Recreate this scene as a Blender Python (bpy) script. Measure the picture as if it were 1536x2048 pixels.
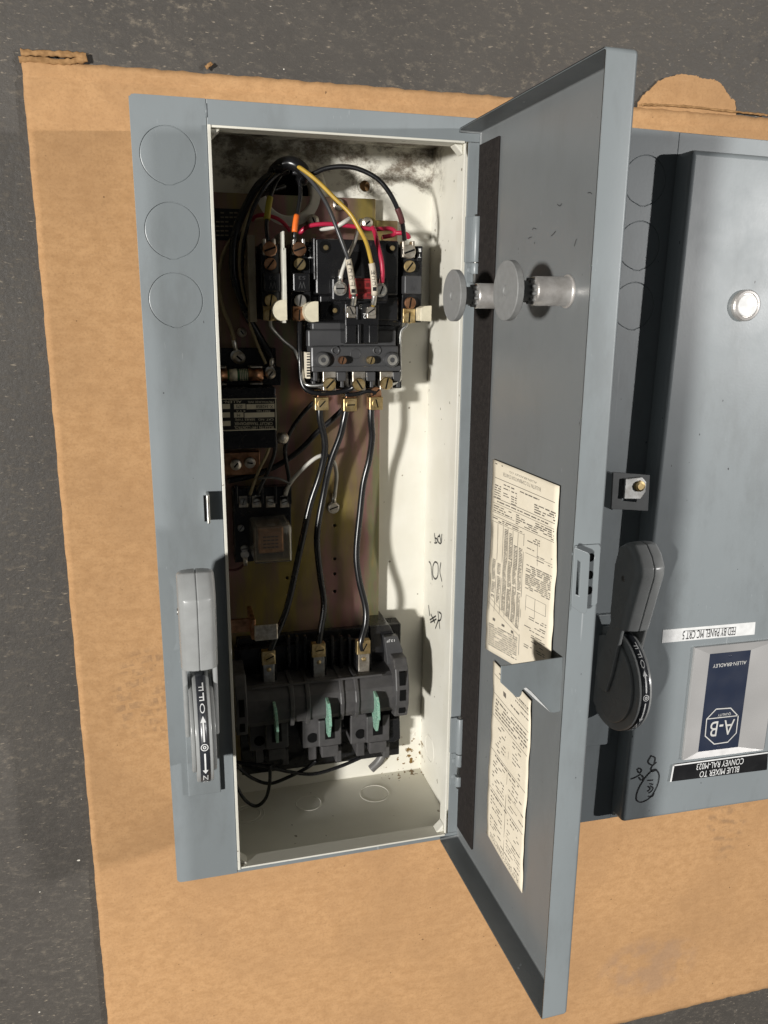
import bpy, bmesh, math, random
from mathutils import Vector, Matrix
random.seed(7)
R_ = math.radians
for o in list(bpy.data.objects): bpy.data.objects.remove(o)
scn = bpy.context.scene
COL = scn.collection

# ------------------------------------------------------------------ camera
F_PX = 1626.1                      # focal length in pixels of the 1536 x 2048 photograph
CAM = Vector((0.01332, 0.47822, 0.74994))
ROT = Matrix(((0.9663, 0.0075, 0.2573), (0.0547, 0.9707, -0.2338), (-0.2516, 0.2400, 0.9376)))  # world -> camera
cd = bpy.data.cameras.new('camera'); cam = bpy.data.objects.new('camera', cd); COL.objects.link(cam)
cd.sensor_fit = 'HORIZONTAL'; cd.sensor_width = 36.0; cd.lens = 36.0 * F_PX / 1536.0
cd.clip_start = 0.01; cd.clip_end = 60.0
cam.matrix_world = Matrix.Translation(CAM) @ ROT.transposed().to_4x4()
scn.camera = cam
scn.render.resolution_x = 768; scn.render.resolution_y = 1024

# ------------------------------------------------------------------ light
w = bpy.data.worlds.new('World'); scn.world = w; w.use_nodes = True
w.node_tree.nodes['Background'].inputs[0].default_value = (0.92, 0.96, 1.0, 1)
w.node_tree.nodes['Background'].inputs[1].default_value = 0.032
def lamp(name, loc, radius, power, col):
    d = bpy.data.lights.new(name, 'POINT'); d.energy = power; d.color = col; d.shadow_soft_size = radius
    o = bpy.data.objects.new(name, d); COL.objects.link(o); o.location = loc
    return o
lamp('ceiling_lamp', (-3.95, 0.38, 4.40), 0.20, 1980, (1.0, 0.98, 0.94))
lamp('ceiling_lamp', (4.81, 0.889, 4.40), 0.08, 860, (1.0, 0.98, 0.96))
scn.view_settings.view_transform = 'Standard'; scn.view_settings.look = 'None'
scn.view_settings.exposure = 0.0; scn.view_settings.gamma = 1.0
scn.view_settings.use_curve_mapping = False

# ------------------------------------------------------------------ pixel -> place
H = 0.124                          # height of the cabinet face above the cardboard
W, L = 0.2569, 0.62
OX0, OX1, OY0, OY1 = 0.0531, 0.2417, 0.0070, 0.6014
def ray(px, py):
    return ROT.transposed() @ Vector(((px - 768) / F_PX, -(py - 1024) / F_PX, -1.0))
def Q(px, py, z):                  # the point at height z behind a pixel
    d = ray(px, py); return CAM + d * ((z - CAM.z) / d.z)
def QX(px, py, x):
    d = ray(px, py); return CAM + d * ((x - CAM.x) / d.x)
# open door frame: a = away from the hinge, y = along it, o = out of the door's inner side
TH = R_(91.476); WD = 0.2065; FD = 0.0194; DY0, DY1 = -0.0004, 0.612
U = Vector((-math.cos(TH), 0, math.sin(TH))); N = Vector((-math.sin(TH), 0, -math.cos(TH)))
HG = Vector((W, 0, H))
def door_xf(p): return HG + U * p[0] + N * p[2] + Vector((0, p[1], 0))
def DL(px, py, o):                 # pixel -> door (a, y) at offset o
    d = ray(px, py); t = ((HG - CAM).dot(N) + o) / d.dot(N); q = CAM + d * t - HG
    return q.dot(U), q.y
def FL(px, py, a):                 # pixel -> (y, o) on the door's free flange at distance a
    d = ray(px, py); t = ((HG - CAM).dot(U) + a) / d.dot(U); q = CAM + d * t - HG
    return q.y, q.dot(N)
# second cabinet
OB = Vector((0.3595, -0.0005, 0.0077)); AB = -0.0165
RB = Matrix.Rotation(AB, 3, 'Z')
def B_xf(p): return OB + RB @ Vector(p)
ident = lambda p: Vector(p)

# ------------------------------------------------------------------ mesh helpers
class MB:
    def __init__(s, xf=ident): s.v = []; s.f = []; s.m = []; s.sm = []; s.xf = xf
    def add(s, vs, fs, m=0, smooth=False):
        b = len(s.v); s.v += [tuple(s.xf(p)) for p in vs]
        for i, f in enumerate(fs):
            s.f.append([b + k for k in f]); s.m.append(m[i] if isinstance(m, (list, tuple)) else m)
            s.sm.append(smooth[i] if isinstance(smooth, (list, tuple)) else smooth)
        return s
    def box(s, a, b, m=0):         # faces: -z +z -y +y -x +x
        x0, y0, z0 = a; x1, y1, z1 = b
        vs = [(x0,y0,z0),(x1,y0,z0),(x1,y1,z0),(x0,y1,z0),(x0,y0,z1),(x1,y0,z1),(x1,y1,z1),(x0,y1,z1)]
        fs = [(0,3,2,1),(4,5,6,7),(0,1,5,4),(2,3,7,6),(0,4,7,3),(1,2,6,5)]
        return s.add(vs, fs, m)
    def prism(s, poly, fn, t, m=0):  # poly of (u, v); fn(u, v, w) -> point; w from 0 to t
        n = len(poly)
        vs = [fn(u, v, 0) for u, v in poly] + [fn(u, v, t) for u, v in poly]
        fs = [tuple(reversed(range(n))), tuple(range(n, 2*n))] + [(i, (i+1) % n, n + (i+1) % n, n + i) for i in range(n)]
        return s.add(vs, fs, m)
    def cyl(s, p0, p1, r0, r1=None, seg=20, m=0, cap=True):
        p0, p1 = Vector(p0), Vector(p1); r1 = r0 if r1 is None else r1
        d = (p1 - p0).normalized(); a = d.orthogonal().normalized(); b = d.cross(a)
        vs = []
        for p, r in ((p0, r0), (p1, r1)):
            for i in range(seg):
                t = 2*math.pi*i/seg; vs.append(p + a*(r*math.cos(t)) + b*(r*math.sin(t)))
        fs = [(i, (i+1) % seg, seg + (i+1) % seg, seg + i) for i in range(seg)]; sm = [True]*seg
        if cap: fs += [tuple(reversed(range(seg))), tuple(range(seg, 2*seg))]; sm += [False, False]
        return s.add(vs, fs, m, sm)
    def lathe(s, c, axis, prof, seg=24, m=0):  # prof of (r, h)
        c = Vector(c); d = Vector(axis).normalized(); a = d.orthogonal().normalized(); b = d.cross(a)
        vs = []; fs = []; n = len(prof)
        for r, h in prof:
            for i in range(seg):
                t = 2*math.pi*i/seg; vs.append(c + d*h + a*(r*math.cos(t)) + b*(r*math.sin(t)))
        for k in range(n-1):
            for i in range(seg):
                j = (i+1) % seg; fs.append((k*seg+i, k*seg+j, (k+1)*seg+j, (k+1)*seg+i))
        sm = [False]*len(fs)
        if prof[0][0] > 1e-6: fs.append(tuple(reversed(range(seg)))); sm.append(False)
        if prof[-1][0] > 1e-6: fs.append(tuple(range((n-1)*seg, n*seg))); sm.append(False)
        return s.add(vs, fs, m, sm)
    def tube(s, pts, r, seg=10, m=0, sub=6):
        pts = spline([Vector(p) for p in pts], sub); n = len(pts)
        rr = r if callable(r) else (lambda t: r)
        vs = []; fs = []; a = None
        for i, p in enumerate(pts):
            d = (pts[min(i+1, n-1)] - pts[max(i-1, 0)]).normalized()
            a = d.orthogonal().normalized() if a is None else (a - d*a.dot(d)).normalized()
            b = d.cross(a); q = rr(i/(n-1))
            for k in range(seg):
                t = 2*math.pi*k/seg; vs.append(p + a*(q*math.cos(t)) + b*(q*math.sin(t)))
        for i in range(n-1):
            for k in range(seg):
                j = (k+1) % seg; fs.append((i*seg+k, i*seg+j, (i+1)*seg+j, (i+1)*seg+k))
        sm = [True]*len(fs); fs += [tuple(reversed(range(seg))), tuple(range((n-1)*seg, n*seg))]; sm += [False, False]
        return s.add(vs, fs, m, sm)
    def plate(s, outer, holes, fn, t, m=0):   # flat plate with through holes
        bm = bmesh.new(); es = []; loops = []
        for lp in [outer] + holes:
            vv = [bm.verts.new((u, v, 0)) for u, v in lp]; loops.append(vv)
            es += [bm.edges.new((vv[i], vv[(i+1) % len(vv)])) for i in range(len(vv))]
        bmesh.ops.triangle_fill(bm, use_beauty=True, use_dissolve=False, edges=es, normal=(0, 0, 1))
        bm.verts.index_update(); bm.faces.ensure_lookup_table()
        co = [(v.co.x, v.co.y) for v in bm.verts]; n = len(co)
        tri = [[v.index for v in f.verts] for f in bm.faces]
        lidx = [[v.index for v in lp] for lp in loops]; bm.free()
        vs = [fn(u, v, 0) for u, v in co] + [fn(u, v, t) for u, v in co]
        fs = [tuple(reversed(f)) for f in tri] + [tuple(k + n for k in f) for f in tri]
        for lp in lidx: fs += [(lp[i], lp[(i+1) % len(lp)], lp[(i+1) % len(lp)] + n, lp[i] + n) for i in range(len(lp))]
        return s.add(vs, fs, m)
def spline(P, sub):
    if len(P) < 3 or sub < 2: return P
    out = []
    for i in range(len(P)-1):
        p0 = P[max(i-1, 0)]; p1 = P[i]; p2 = P[i+1]; p3 = P[min(i+2, len(P)-1)]
        for k in range(sub):
            t = k/sub
            out.append(0.5*((2*p1) + (p2-p0)*t + (2*p0-5*p1+4*p2-p3)*t*t + (3*p1-p0-3*p2+p3)*t**3))
    return out + [P[-1]]
def circ(cx, cy, r, n=32, ph=0): return [(cx + r*math.cos(ph+2*math.pi*i/n), cy + r*math.sin(ph+2*math.pi*i/n)) for i in range(n)]

BASE = {}
def thing(name, label, cat, loc, group=None):
    o = bpy.data.objects.new(name, None); COL.objects.link(o); o.location = loc; o.empty_display_size = 0.02
    BASE[o] = Vector(loc); tag(o, label, cat, group); return o
def tag(o, label=None, cat=None, group=None, kind=None):
    if label: o['label'] = label
    if cat: o['category'] = cat
    if group: o['group'] = group
    if kind: o['kind'] = kind
    return o
def build(name, mb, mats, parent=None, bevel=0, seg=2, base=None, solid=0, recalc=True):
    mats = mats if isinstance(mats, (list, tuple)) else [mats]
    b = BASE[parent] if parent else Vector(base if base is not None else mb.v[0])
    me = bpy.data.meshes.new(name)
    me.from_pydata([Vector(p) - b for p in mb.v], [], mb.f)
    for mt in mats: me.materials.append(mt)
    me.polygons.foreach_set('material_index', mb.m); me.polygons.foreach_set('use_smooth', mb.sm)
    if recalc:
        bm = bmesh.new(); bm.from_mesh(me); bmesh.ops.recalc_face_normals(bm, faces=bm.faces); bm.to_mesh(me); bm.free()
    o = bpy.data.objects.new(name, me); COL.objects.link(o)
    if parent: o.parent = parent
    else: o.location = b
    BASE[o] = b
    if solid:
        md = o.modifiers.new('solid', 'SOLIDIFY'); md.thickness = solid; md.offset = -1
    if bevel:
        md = o.modifiers.new('bevel', 'BEVEL'); md.width = bevel; md.segments = seg; md.limit_method = 'ANGLE'; md.angle_limit = R_(40)
        md.harden_normals = False
    return o

# text: mesh of flat letters laid into the parallelogram p00 (lower left), p10 (lower right), p01 (upper left)
def text_mb(s, p00, p10, p01, off=None, mb=None, fit_h=None):
    c = bpy.data.curves.new('txt', 'FONT'); c.body = s; c.resolution_u = 3; c.offset = 0.0
    t = bpy.data.objects.new('txt', c); COL.objects.link(t)
    dg = bpy.context.evaluated_depsgraph_get(); dg.update()
    me = bpy.data.meshes.new_from_object(t.evaluated_get(dg))
    xs = [v.co.x for v in me.vertices]; ys = [v.co.y for v in me.vertices]
    x0, x1, y0, y1 = min(xs), max(xs), min(ys), max(ys)
    if '\n' not in s and fit_h is None: y0, y1 = 0.0 if y0 > -0.1 else y0, max(y1, 0.6)
    p00, p10, p01 = Vector(p00), Vector(p10), Vector(p01); ex = p10 - p00; ey = p01 - p00
    mb = mb or MB()
    off = Vector(off) if off is not None else ex.cross(ey).normalized() * 0.00015
    mb.add([p00 + ex*((v.co.x-x0)/(x1-x0)) + ey*((v.co.y-y0)/(y1-y0)) + off for v in me.vertices], [tuple(p.vertices) for p in me.polygons])
    bpy.data.objects.remove(t); bpy.data.curves.remove(c); bpy.data.meshes.remove(me)
    return mb
def stroke_mb(pts, wd, nrm, mb=None, off=0.00025, sub=5):   # a flat pen stroke
    mb = mb or MB(); nrm = Vector(nrm).normalized(); P = spline([Vector(p) for p in pts], sub); vs = []
    for i, p in enumerate(P):
        d = (P[min(i+1, len(P)-1)] - P[max(i-1, 0)]).normalized(); s = d.cross(nrm).normalized()*wd/2
        vs += [p + s + nrm*off, p - s + nrm*off]
    mb.add(vs, [(2*i, 2*i+1, 2*i+3, 2*i+2) for i in range(len(P)-1)]); return mb

# ------------------------------------------------------------------ materials
def nodes(name):
    m = bpy.data.materials.new(name); m.use_nodes = True; nt = m.node_tree
    return m, nt, nt.nodes['Principled BSDF']
def nd(nt, typ, **kw):
    n = nt.nodes.new(typ)
    for k, v in kw.items():
        if k in n.inputs.keys() if isinstance(k, str) else False: n.inputs[k].default_value = v
        else: setattr(n, k, v)
    return n
def mixc(nt, fac, a, b, blend='MIX'):
    n = nt.nodes.new('ShaderNodeMix'); n.data_type = 'RGBA'; n.blend_type = blend
    for i, v in ((0, fac), (6, a), (7, b)):
        if hasattr(v, 'links') or hasattr(v, 'is_output'): nt.links.new(v, n.inputs[i])
        else: n.inputs[i].default_value = (*v, 1) if isinstance(v, tuple) and len(v) == 3 else v
    return n.outputs[2]
def math_(nt, op, a, b=None, clamp=False):
    n = nt.nodes.new('ShaderNodeMath'); n.operation = op; n.use_clamp = clamp
    for i, v in enumerate((a, b)):
        if v is None: continue
        if hasattr(v, 'is_output'): nt.links.new(v, n.inputs[i])
        else: n.inputs[i].default_value = v
    return n.outputs[0]
def mrange(nt, v, a, b, c=0.0, d=1.0, smooth=True):
    n = nt.nodes.new('ShaderNodeMapRange'); n.interpolation_type = 'SMOOTHSTEP' if smooth else 'LINEAR'
    nt.links.new(v, n.inputs[0])
    for i, x in enumerate((a, b, c, d)): n.inputs[i+1].default_value = x
    return n.outputs[0]
def objco(nt): return nd(nt, 'ShaderNodeTexCoord').outputs['Object']
def mapping(nt, co, scale=(1,1,1), loc=(0,0,0), rot=(0,0,0)):
    n = nt.nodes.new('ShaderNodeMapping'); nt.links.new(co, n.inputs[0])
    n.inputs['Scale'].default_value = scale; n.inputs['Location'].default_value = loc; n.inputs['Rotation'].default_value = rot
    return n.outputs[0]
def noise(nt, co, sc, detail=4, rough=0.55, out=0):
    n = nt.nodes.new('ShaderNodeTexNoise'); nt.links.new(co, n.inputs['Vector'])
    n.inputs['Scale'].default_value = sc; n.inputs['Detail'].default_value = detail; n.inputs['Roughness'].default_value = rough
    return n.outputs[out]
def voro(nt, co, sc, feature='F1'):
    n = nt.nodes.new('ShaderNodeTexVoronoi'); n.feature = feature; nt.links.new(co, n.inputs['Vector']); n.inputs['Scale'].default_value = sc
    return n.outputs[0]
def bump(nt, bs, h, strength, dist=0.001):
    n = nt.nodes.new('ShaderNodeBump'); nt.links.new(h, n.inputs['Height']); n.inputs['Strength'].default_value = strength; n.inputs['Distance'].default_value = dist
    nt.links.new(n.outputs[0], bs.inputs['Normal'])
def simple(name, c, rough=0.5, metal=0.0, c2=None, nsc=120, bsc=0, bst=0.1, spec=0.5, rvar=0.1):
    m, nt, bs = nodes(name); co = objco(nt)
    bs.inputs['Metallic'].default_value = metal; bs.inputs['Specular IOR Level'].default_value = spec
    n = noise(nt, co, nsc)
    nt.links.new(mixc(nt, mrange(nt, n, .3, .7), c, c2 or tuple(x*0.82 for x in c)), bs.inputs['Base Color'])
    nt.links.new(mrange(nt, noise(nt, co, nsc*0.5), .25, .75, max(0.02, rough-rvar), min(1, rough+rvar)), bs.inputs['Roughness'])
    if bsc: bump(nt, bs, noise(nt, co, bsc, 3), bst, 0.0006)
    return m

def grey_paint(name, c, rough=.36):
    m, nt, bs = nodes(name); co = objco(nt)
    big = noise(nt, co, 9, 3); col = mixc(nt, mrange(nt, big, .3, .7), c, tuple(x*0.93 for x in c))
    # dark chips and pale scuffs
    chips = mrange(nt, noise(nt, mapping(nt, co, (1, .45, 1), (3, 1, 0)), 300, 2, .4), .775, .80)
    col = mixc(nt, chips, col, (0.03, 0.03, 0.035))
    scuff = math_(nt, 'MULTIPLY', mrange(nt, noise(nt, mapping(nt, co, (9, 1, 9), (1, 7, 2), (0, 0, .6)), 110, 2, .5), .72, .76), mrange(nt, noise(nt, co, 14, 2), .5, .6))
    col = mixc(nt, math_(nt, 'MULTIPLY', scuff, .35), col, (0.45, 0.47, 0.48))
    smudge = mrange(nt, noise(nt, mapping(nt, co, (1, .35, 1), (4, 4, 4)), 28, 6, .7), .48, .72, 0, .22)
    col = mixc(nt, smudge, col, (0.10, 0.10, 0.095))
    scr = math_(nt, 'MULTIPLY', mrange(nt, noise(nt, mapping(nt, co, (160, 3, 160), (0, 1, 0), (0, 0, .9)), 1.0, 1, .3), .735, .75), mrange(nt, noise(nt, co, 11, 2), .52, .6))
    col = mixc(nt, math_(nt, 'MULTIPLY', scr, .5), col, (0.40, 0.42, 0.43))
    bv = nt.nodes.new('ShaderNodeBevel'); bv.samples = 3; bv.inputs[0].default_value = .0011
    ge = nt.nodes.new('ShaderNodeNewGeometry'); dp = nt.nodes.new('ShaderNodeVectorMath'); dp.operation = 'DOT_PRODUCT'; nt.links.new(bv.outputs[0], dp.inputs[0]); nt.links.new(ge.outputs['True Normal'], dp.inputs[1])
    wear = math_(nt, 'MULTIPLY', mrange(nt, dp.outputs['Value'], .97, .85), mrange(nt, noise(nt, mapping(nt, co, (1, 1, 1), (6, 1, 2)), 60, 6, .75), .56, .62))
    col = mixc(nt, math_(nt, 'MULTIPLY', wear, .75), col, mixc(nt, noise(nt, co, 130), (0.06, 0.05, 0.045), (0.36, 0.36, 0.35)))
    nt.links.new(col, bs.inputs['Base Color'])
    nt.links.new(mrange(nt, noise(nt, co, 22, 5, .65), .25, .75, rough-.03, rough+.07), bs.inputs['Roughness'])
    bump(nt, bs, noise(nt, co, 520, 2, .4), .035, .0006)
    return m
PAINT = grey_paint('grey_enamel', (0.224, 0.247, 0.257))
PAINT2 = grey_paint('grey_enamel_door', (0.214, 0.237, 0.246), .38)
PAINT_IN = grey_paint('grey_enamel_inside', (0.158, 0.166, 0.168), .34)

def white_paint():
    m, nt, bs = nodes('white_interior_paint'); co = objco(nt)     # object origin: middle of the box, on the cardboard
    sx = nd(nt, 'ShaderNodeSeparateXYZ'); nt.links.new(co, sx.inputs[0]); X, Y, Z = sx.outputs
    base = mixc(nt, mrange(nt, noise(nt, co, 18, 4), .3, .7), (0.74, 0.72, 0.645), (0.68, 0.655, 0.57))
    # grime along the upper end of the back sheet
    edge = mrange(nt, Y, 0.215, 0.302)
    g = math_(nt, 'MULTIPLY', mrange(nt, math_(nt, 'ADD', noise(nt, mapping(nt, co, (1, 1.3, 1)), 34, 10, .78), math_(nt, 'MULTIPLY', edge, .25)), .66, .84), mrange(nt, Y, .20, .25))
    g = math_(nt, 'MULTIPLY', g, mrange(nt, Z, .05, .02))
    base = mixc(nt, math_(nt, 'MULTIPLY', g, .9), base, mixc(nt, noise(nt, co, 90), (0.05, 0.035, 0.022), (0.16, 0.12, 0.08)))
    # rust spots in the lower right corner
    c2 = math_(nt, 'MULTIPLY', mrange(nt, X, .045, .12), mrange(nt, Y, -.235, -.31))
    c2 = math_(nt, 'MULTIPLY', c2, mrange(nt, Z, .03, .012))
    r = mrange(nt, math_(nt, 'SUBTRACT', noise(nt, co, 150, 3, .6), math_(nt, 'MULTIPLY', c2, .06)), .365, .33)
    r = math_(nt, 'MULTIPLY', r, mrange(nt, c2, .25, .6))
    base = mixc(nt, r, base, mixc(nt, noise(nt, co, 70), (0.10, 0.055, 0.02), (0.22, 0.13, 0.03)))
    sp = mrange(nt, noise(nt, mapping(nt, co, (1, 1, 1), (2, 5, 1)), 170, 2, .3), .76, .79)
    base = mixc(nt, math_(nt, 'MULTIPLY', sp, .8), base, (0.12, 0.09, 0.05))
    nt.links.new(base, bs.inputs['Base Color']); bs.inputs['Roughness'].default_value = .42
    bump(nt, bs, noise(nt, co, 350, 2), .06, .0005)
    return m
WHITE = white_paint()

def zinc():
    m, nt, bs = nodes('zinc_dichromate'); co = objco(nt)
    v = noise(nt, mapping(nt, co, (9, 1.6, 6), (0.3, .2, 0)), 1.6, 6, .62)
    cr = nt.nodes.new('ShaderNodeValToRGB'); nt.links.new(v, cr.inputs[0]); e = cr.color_ramp.elements
    e[0].position = .28; e[0].color = (.44, .30, .07, 1); e[1].position = .74; e[1].color = (.24, .18, .06, 1)
    for p, c in ((.40, (.36, .28, .09)), (.47, (.29, .21, .13)), (.53, (.33, .18, .17)), (.59, (.25, .25, .14)), (.66, (.39, .26, .10))):
        q = cr.color_ramp.elements.new(p); q.color = (*c, 1)
    nt.links.new(cr.outputs[0], bs.inputs['Base Color']); bs.inputs['Metallic'].default_value = .75
    nt.links.new(mrange(nt, noise(nt, co, 90), .2, .8, .30, .46), bs.inputs['Roughness'])
    bump(nt, bs, noise(nt, mapping(nt, co, (4, 1, 1)), 160, 2), .05, .0004)
    return m
ZINC = zinc()
BLACK = simple('black_phenolic', (.012, .012, .013), .24, bsc=500, bst=.05, rvar=.1)
DGREY = simple('dark_grey_moulding', (.058, .058, .060), .40, c2=(.048, .048, .050), bsc=400, bst=.08)
DGREY2 = simple('grey_switch_moulding', (.075, .072, .072), .42, c2=(.055, .053, .053), bsc=300, bst=.08)
NICKEL = simple('nickel', (.78, .73, .65), .42, 1.0, (.45, .40, .33), 200)
BRASS = simple('brass', (.74, .58, .32), .42, 1.0, (.42, .30, .13), 160)
COPPER = simple('copper', (.58, .32, .19), .42, 1.0, (.30, .15, .08), 160)
STEEL = simple('steel', (.62, .62, .60), .40, 1.0, (.36, .35, .33), 180)
TINNED = simple('tinned', (.85, .83, .78), .40, 1.0, (.5, .48, .44), 200)
CHROME = simple('bright_sleeve', (.74, .71, .68), .38, .7, (.52, .49, .46), 120, rvar=.04)
CREAM = simple('cream_plastic', (.72, .66, .50), .4)
IVORY = simple('ivory_insulator', (.66, .64, .56), .45)
BEIGE = simple('beige_fibre', (.28, .24, .17), .6)
FOAM = simple('foam_gasket', (.019, .016, .015), .95, c2=(.028, .024, .022), nsc=300, bsc=350, bst=.5, spec=.15)
BUTTON = simple('grey_button_plastic', (.20, .20, .195), .5, c2=(.23, .23, .225), nsc=260, spec=.35)
HANDLE = simple('grey_handle_casting', (.31, .317, .312), .30, c2=(.275, .28, .275), nsc=70, bsc=260, bst=.05)
BANDM = simple('black_dial_band', (.028, .030, .036), .35)
WHITEP = simple('white_print', (.75, .75, .74), .5)
INK = simple('black_ink', (.012, .012, .014), .5)
INKG = simple('grey_print_ink', (.16, .14, .115), .8)
PAPER = simple('aged_paper', (.80, .72, .58), .8, c2=(.74, .66, .52), nsc=40, spec=.2)
REDL = simple('red_label', (.27, .02, .022), .5)
DARKRED = simple('red_print', (.10, .01, .01), .5)
GREENB = simple('green_blade', (.16, .36, .27), .30, c2=(.30, .46, .36), nsc=500, rvar=.15)
GREENF = simple('green_fuse', (.06, .16, .07), .5)
LABELW = simple('white_label', (.78, .78, .77), .45)
LABELB = simple('black_label', (.010, .010, .011), .4)
BLUE = simple('blue_plate', (.020, .027, .050), .4, c2=(.017, .023, .044))
SILVER = simple('silver_print', (.62, .61, .58), .4)
ALU = simple('brushed_aluminium', (.52, .51, .50), .45, .45, (.46, .45, .44), 60)
WIREB = simple('black_wire', (.010, .010, .011), .26, rvar=.06)
WIREG = simple('charcoal_wire', (.05, .05, .052), .35)
WIREY = simple('yellow_wire', (.50, .32, .045), .4)
WIREW = simple('white_wire', (.62, .60, .54), .45)
WIRER = simple('red_wire', (.46, .02, .06), .35)
WIRET = simple('tan_wire', (.30, .24, .13), .5)
SLEEVEO = simple('orange_sleeve', (.80, .16, .02), .45)
SLEEVEY = simple('yellow_sleeve', (.42, .36, .03), .45)
SLEEVEP = simple('marker_sleeve', (.62, .55, .44), .55)
SLEEVER = simple('brown_sleeve', (.10, .03, .03), .5)
GTUBE = simple('grey_tube', (.13, .125, .12), .5)
DARK = simple('dark_void', (.006, .006, .006), .9, spec=.1)
def clear():
    m, nt, bs = nodes('clear_cover'); bs.inputs['Base Color'].default_value = (.95, .92, .84, 1); bs.inputs['Roughness'].default_value = .14
    bs.inputs['Transmission Weight'].default_value = .95; bs.inputs['IOR'].default_value = 1.3
    return m
CLEAR = clear()

def cardboard():
    m, nt, bs = nodes('cardboard'); co = objco(nt)                # object origin: cabinet's lower left corner
    f1 = noise(nt, mapping(nt, co, (1, 1.5, 1), (0, 0, 0), (0, 0, .1)), 75, 8, .72); f2 = noise(nt, co, 6, 5, .6)
    col = mixc(nt, mrange(nt, f1, .34, .68), (0.515, 0.302, 0.145), (0.425, 0.240, 0.110))
    col = mixc(nt, mrange(nt, f2, .38, .70, 0, .7), col, (0.375, 0.215, 0.103))
    wv = nt.nodes.new('ShaderNodeTexWave'); wv.bands_direction = 'Y'; nt.links.new(co, wv.inputs[0]); wv.inputs['Scale'].default_value = 42; wv.inputs['Distortion'].default_value = 1.2
    col = mixc(nt, math_(nt, 'MULTIPLY', mrange(nt, wv.outputs[1], .3, .9), .03), col, (0.25, 0.14, 0.06))
    col = mixc(nt, mrange(nt, noise(nt, co, 420, 4, .65), .45, .7, 0, .30), col, (0.27, 0.155, 0.075))
    fib = mrange(nt, noise(nt, mapping(nt, co, (60, 420, 60), (0, 0, 0), (0, 0, .25)), 1.0, 3, .6), .62, .78)
    col = mixc(nt, math_(nt, 'MULTIPLY', fib, .16), col, (0.66, 0.44, 0.25))
    sx = nd(nt, 'ShaderNodeSeparateXYZ'); nt.links.new(co, sx.inputs[0]); X, Y, Z = sx.outputs
    # faint tyre prints
    def blob(cx, cy, rx, ry):
        a = math_(nt, 'POWER', math_(nt, 'DIVIDE', math_(nt, 'SUBTRACT', X, cx), rx), 2.0)
        b = math_(nt, 'POWER', math_(nt, 'DIVIDE', math_(nt, 'SUBTRACT', Y, cy), ry), 2.0)
        return mrange(nt, math_(nt, 'ADD', a, b), 1.0, .45)
    wn = nt.nodes.new('ShaderNodeTexNoise'); nt.links.new(co, wn.inputs['Vector']); wn.inputs['Scale'].default_value = 16; wn.inputs['Detail'].default_value = 4
    va = nt.nodes.new('ShaderNodeVectorMath'); va.operation = 'SCALE'; nt.links.new(wn.outputs[1], va.inputs[0]); va.inputs['Scale'].default_value = .018
    vb = nt.nodes.new('ShaderNodeVectorMath'); vb.operation = 'ADD'; nt.links.new(va.outputs[0], vb.inputs[0]); nt.links.new(co, vb.inputs[1])
    br = nt.nodes.new('ShaderNodeTexBrick'); nt.links.new(mapping(nt, vb.outputs[0], (48, 48, 1), (0, 0, 0), (0, 0, -.12)), br.inputs[0])
    br.inputs['Color1'].default_value = (1, 1, 1, 1); br.inputs['Color2'].default_value = (.7, .7, .7, 1); br.inputs['Mortar'].default_value = (0, 0, 0, 1)
    br.inputs['Scale'].default_value = 1.0; br.inputs['Mortar Size'].default_value = .10; br.inputs['Mortar Smooth'].default_value = .3
    br.inputs['Brick Width'].default_value = .8; br.inputs['Row Height'].default_value = .5
    t = math_(nt, 'MULTIPLY', br.outputs[0], blob(-.015, .118, .042, .055))
    w2 = nt.nodes.new('ShaderNodeTexWave'); w2.bands_direction = 'Y'; nt.links.new(mapping(nt, co, (1, 1, 1), (0, 0, 0), (0, 0, .25)), w2.inputs[0]); w2.inputs['Scale'].default_value = 24; w2.inputs['Distortion'].default_value = 6; w2.inputs['Detail'].default_value = 3
    t = math_(nt, 'ADD', t, math_(nt, 'MULTIPLY', w2.outputs[1], math_(nt, 'ADD', blob(.66, -.12, .035, .08), blob(.40, -.05, .05, .035))), True)
    t = math_(nt, 'MULTIPLY', t, mrange(nt, noise(nt, co, 60, 6, .7), .42, .60))
    col = mixc(nt, math_(nt, 'MULTIPLY', t, .40), col, (0.16, 0.105, 0.07))
    st = math_(nt, 'MULTIPLY', blob(.57, -.33, .08, .05), mrange(nt, noise(nt, co, 30), .35, .6))
    col = mixc(nt, math_(nt, 'MULTIPLY', st, .38), col, (0.28, 0.19, 0.14))
    spk = mrange(nt, noise(nt, mapping(nt, co, (1, 1, 1), (5, 2, 0)), 240, 2, .3), .78, .80)
    col = mixc(nt, math_(nt, 'MULTIPLY', spk, .7), col, (0.10, 0.06, 0.03))
    nt.links.new(col, bs.inputs['Base Color']); bs.inputs['Roughness'].default_value = .85; bs.inputs['Specular IOR Level'].default_value = .2
    h = math_(nt, 'ADD', f1, math_(nt, 'MULTIPLY', noise(nt, mapping(nt, co, (1, 5, 1)), 160, 3), .7))
    bump(nt, bs, h, .10, .0008)
    return m
CARD = cardboard()
CARDE = simple('torn_cardboard', (.22, .12, .05), .9, c2=(.38, .22, .10), nsc=160, bsc=200, bst=.6, spec=.15)

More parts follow.
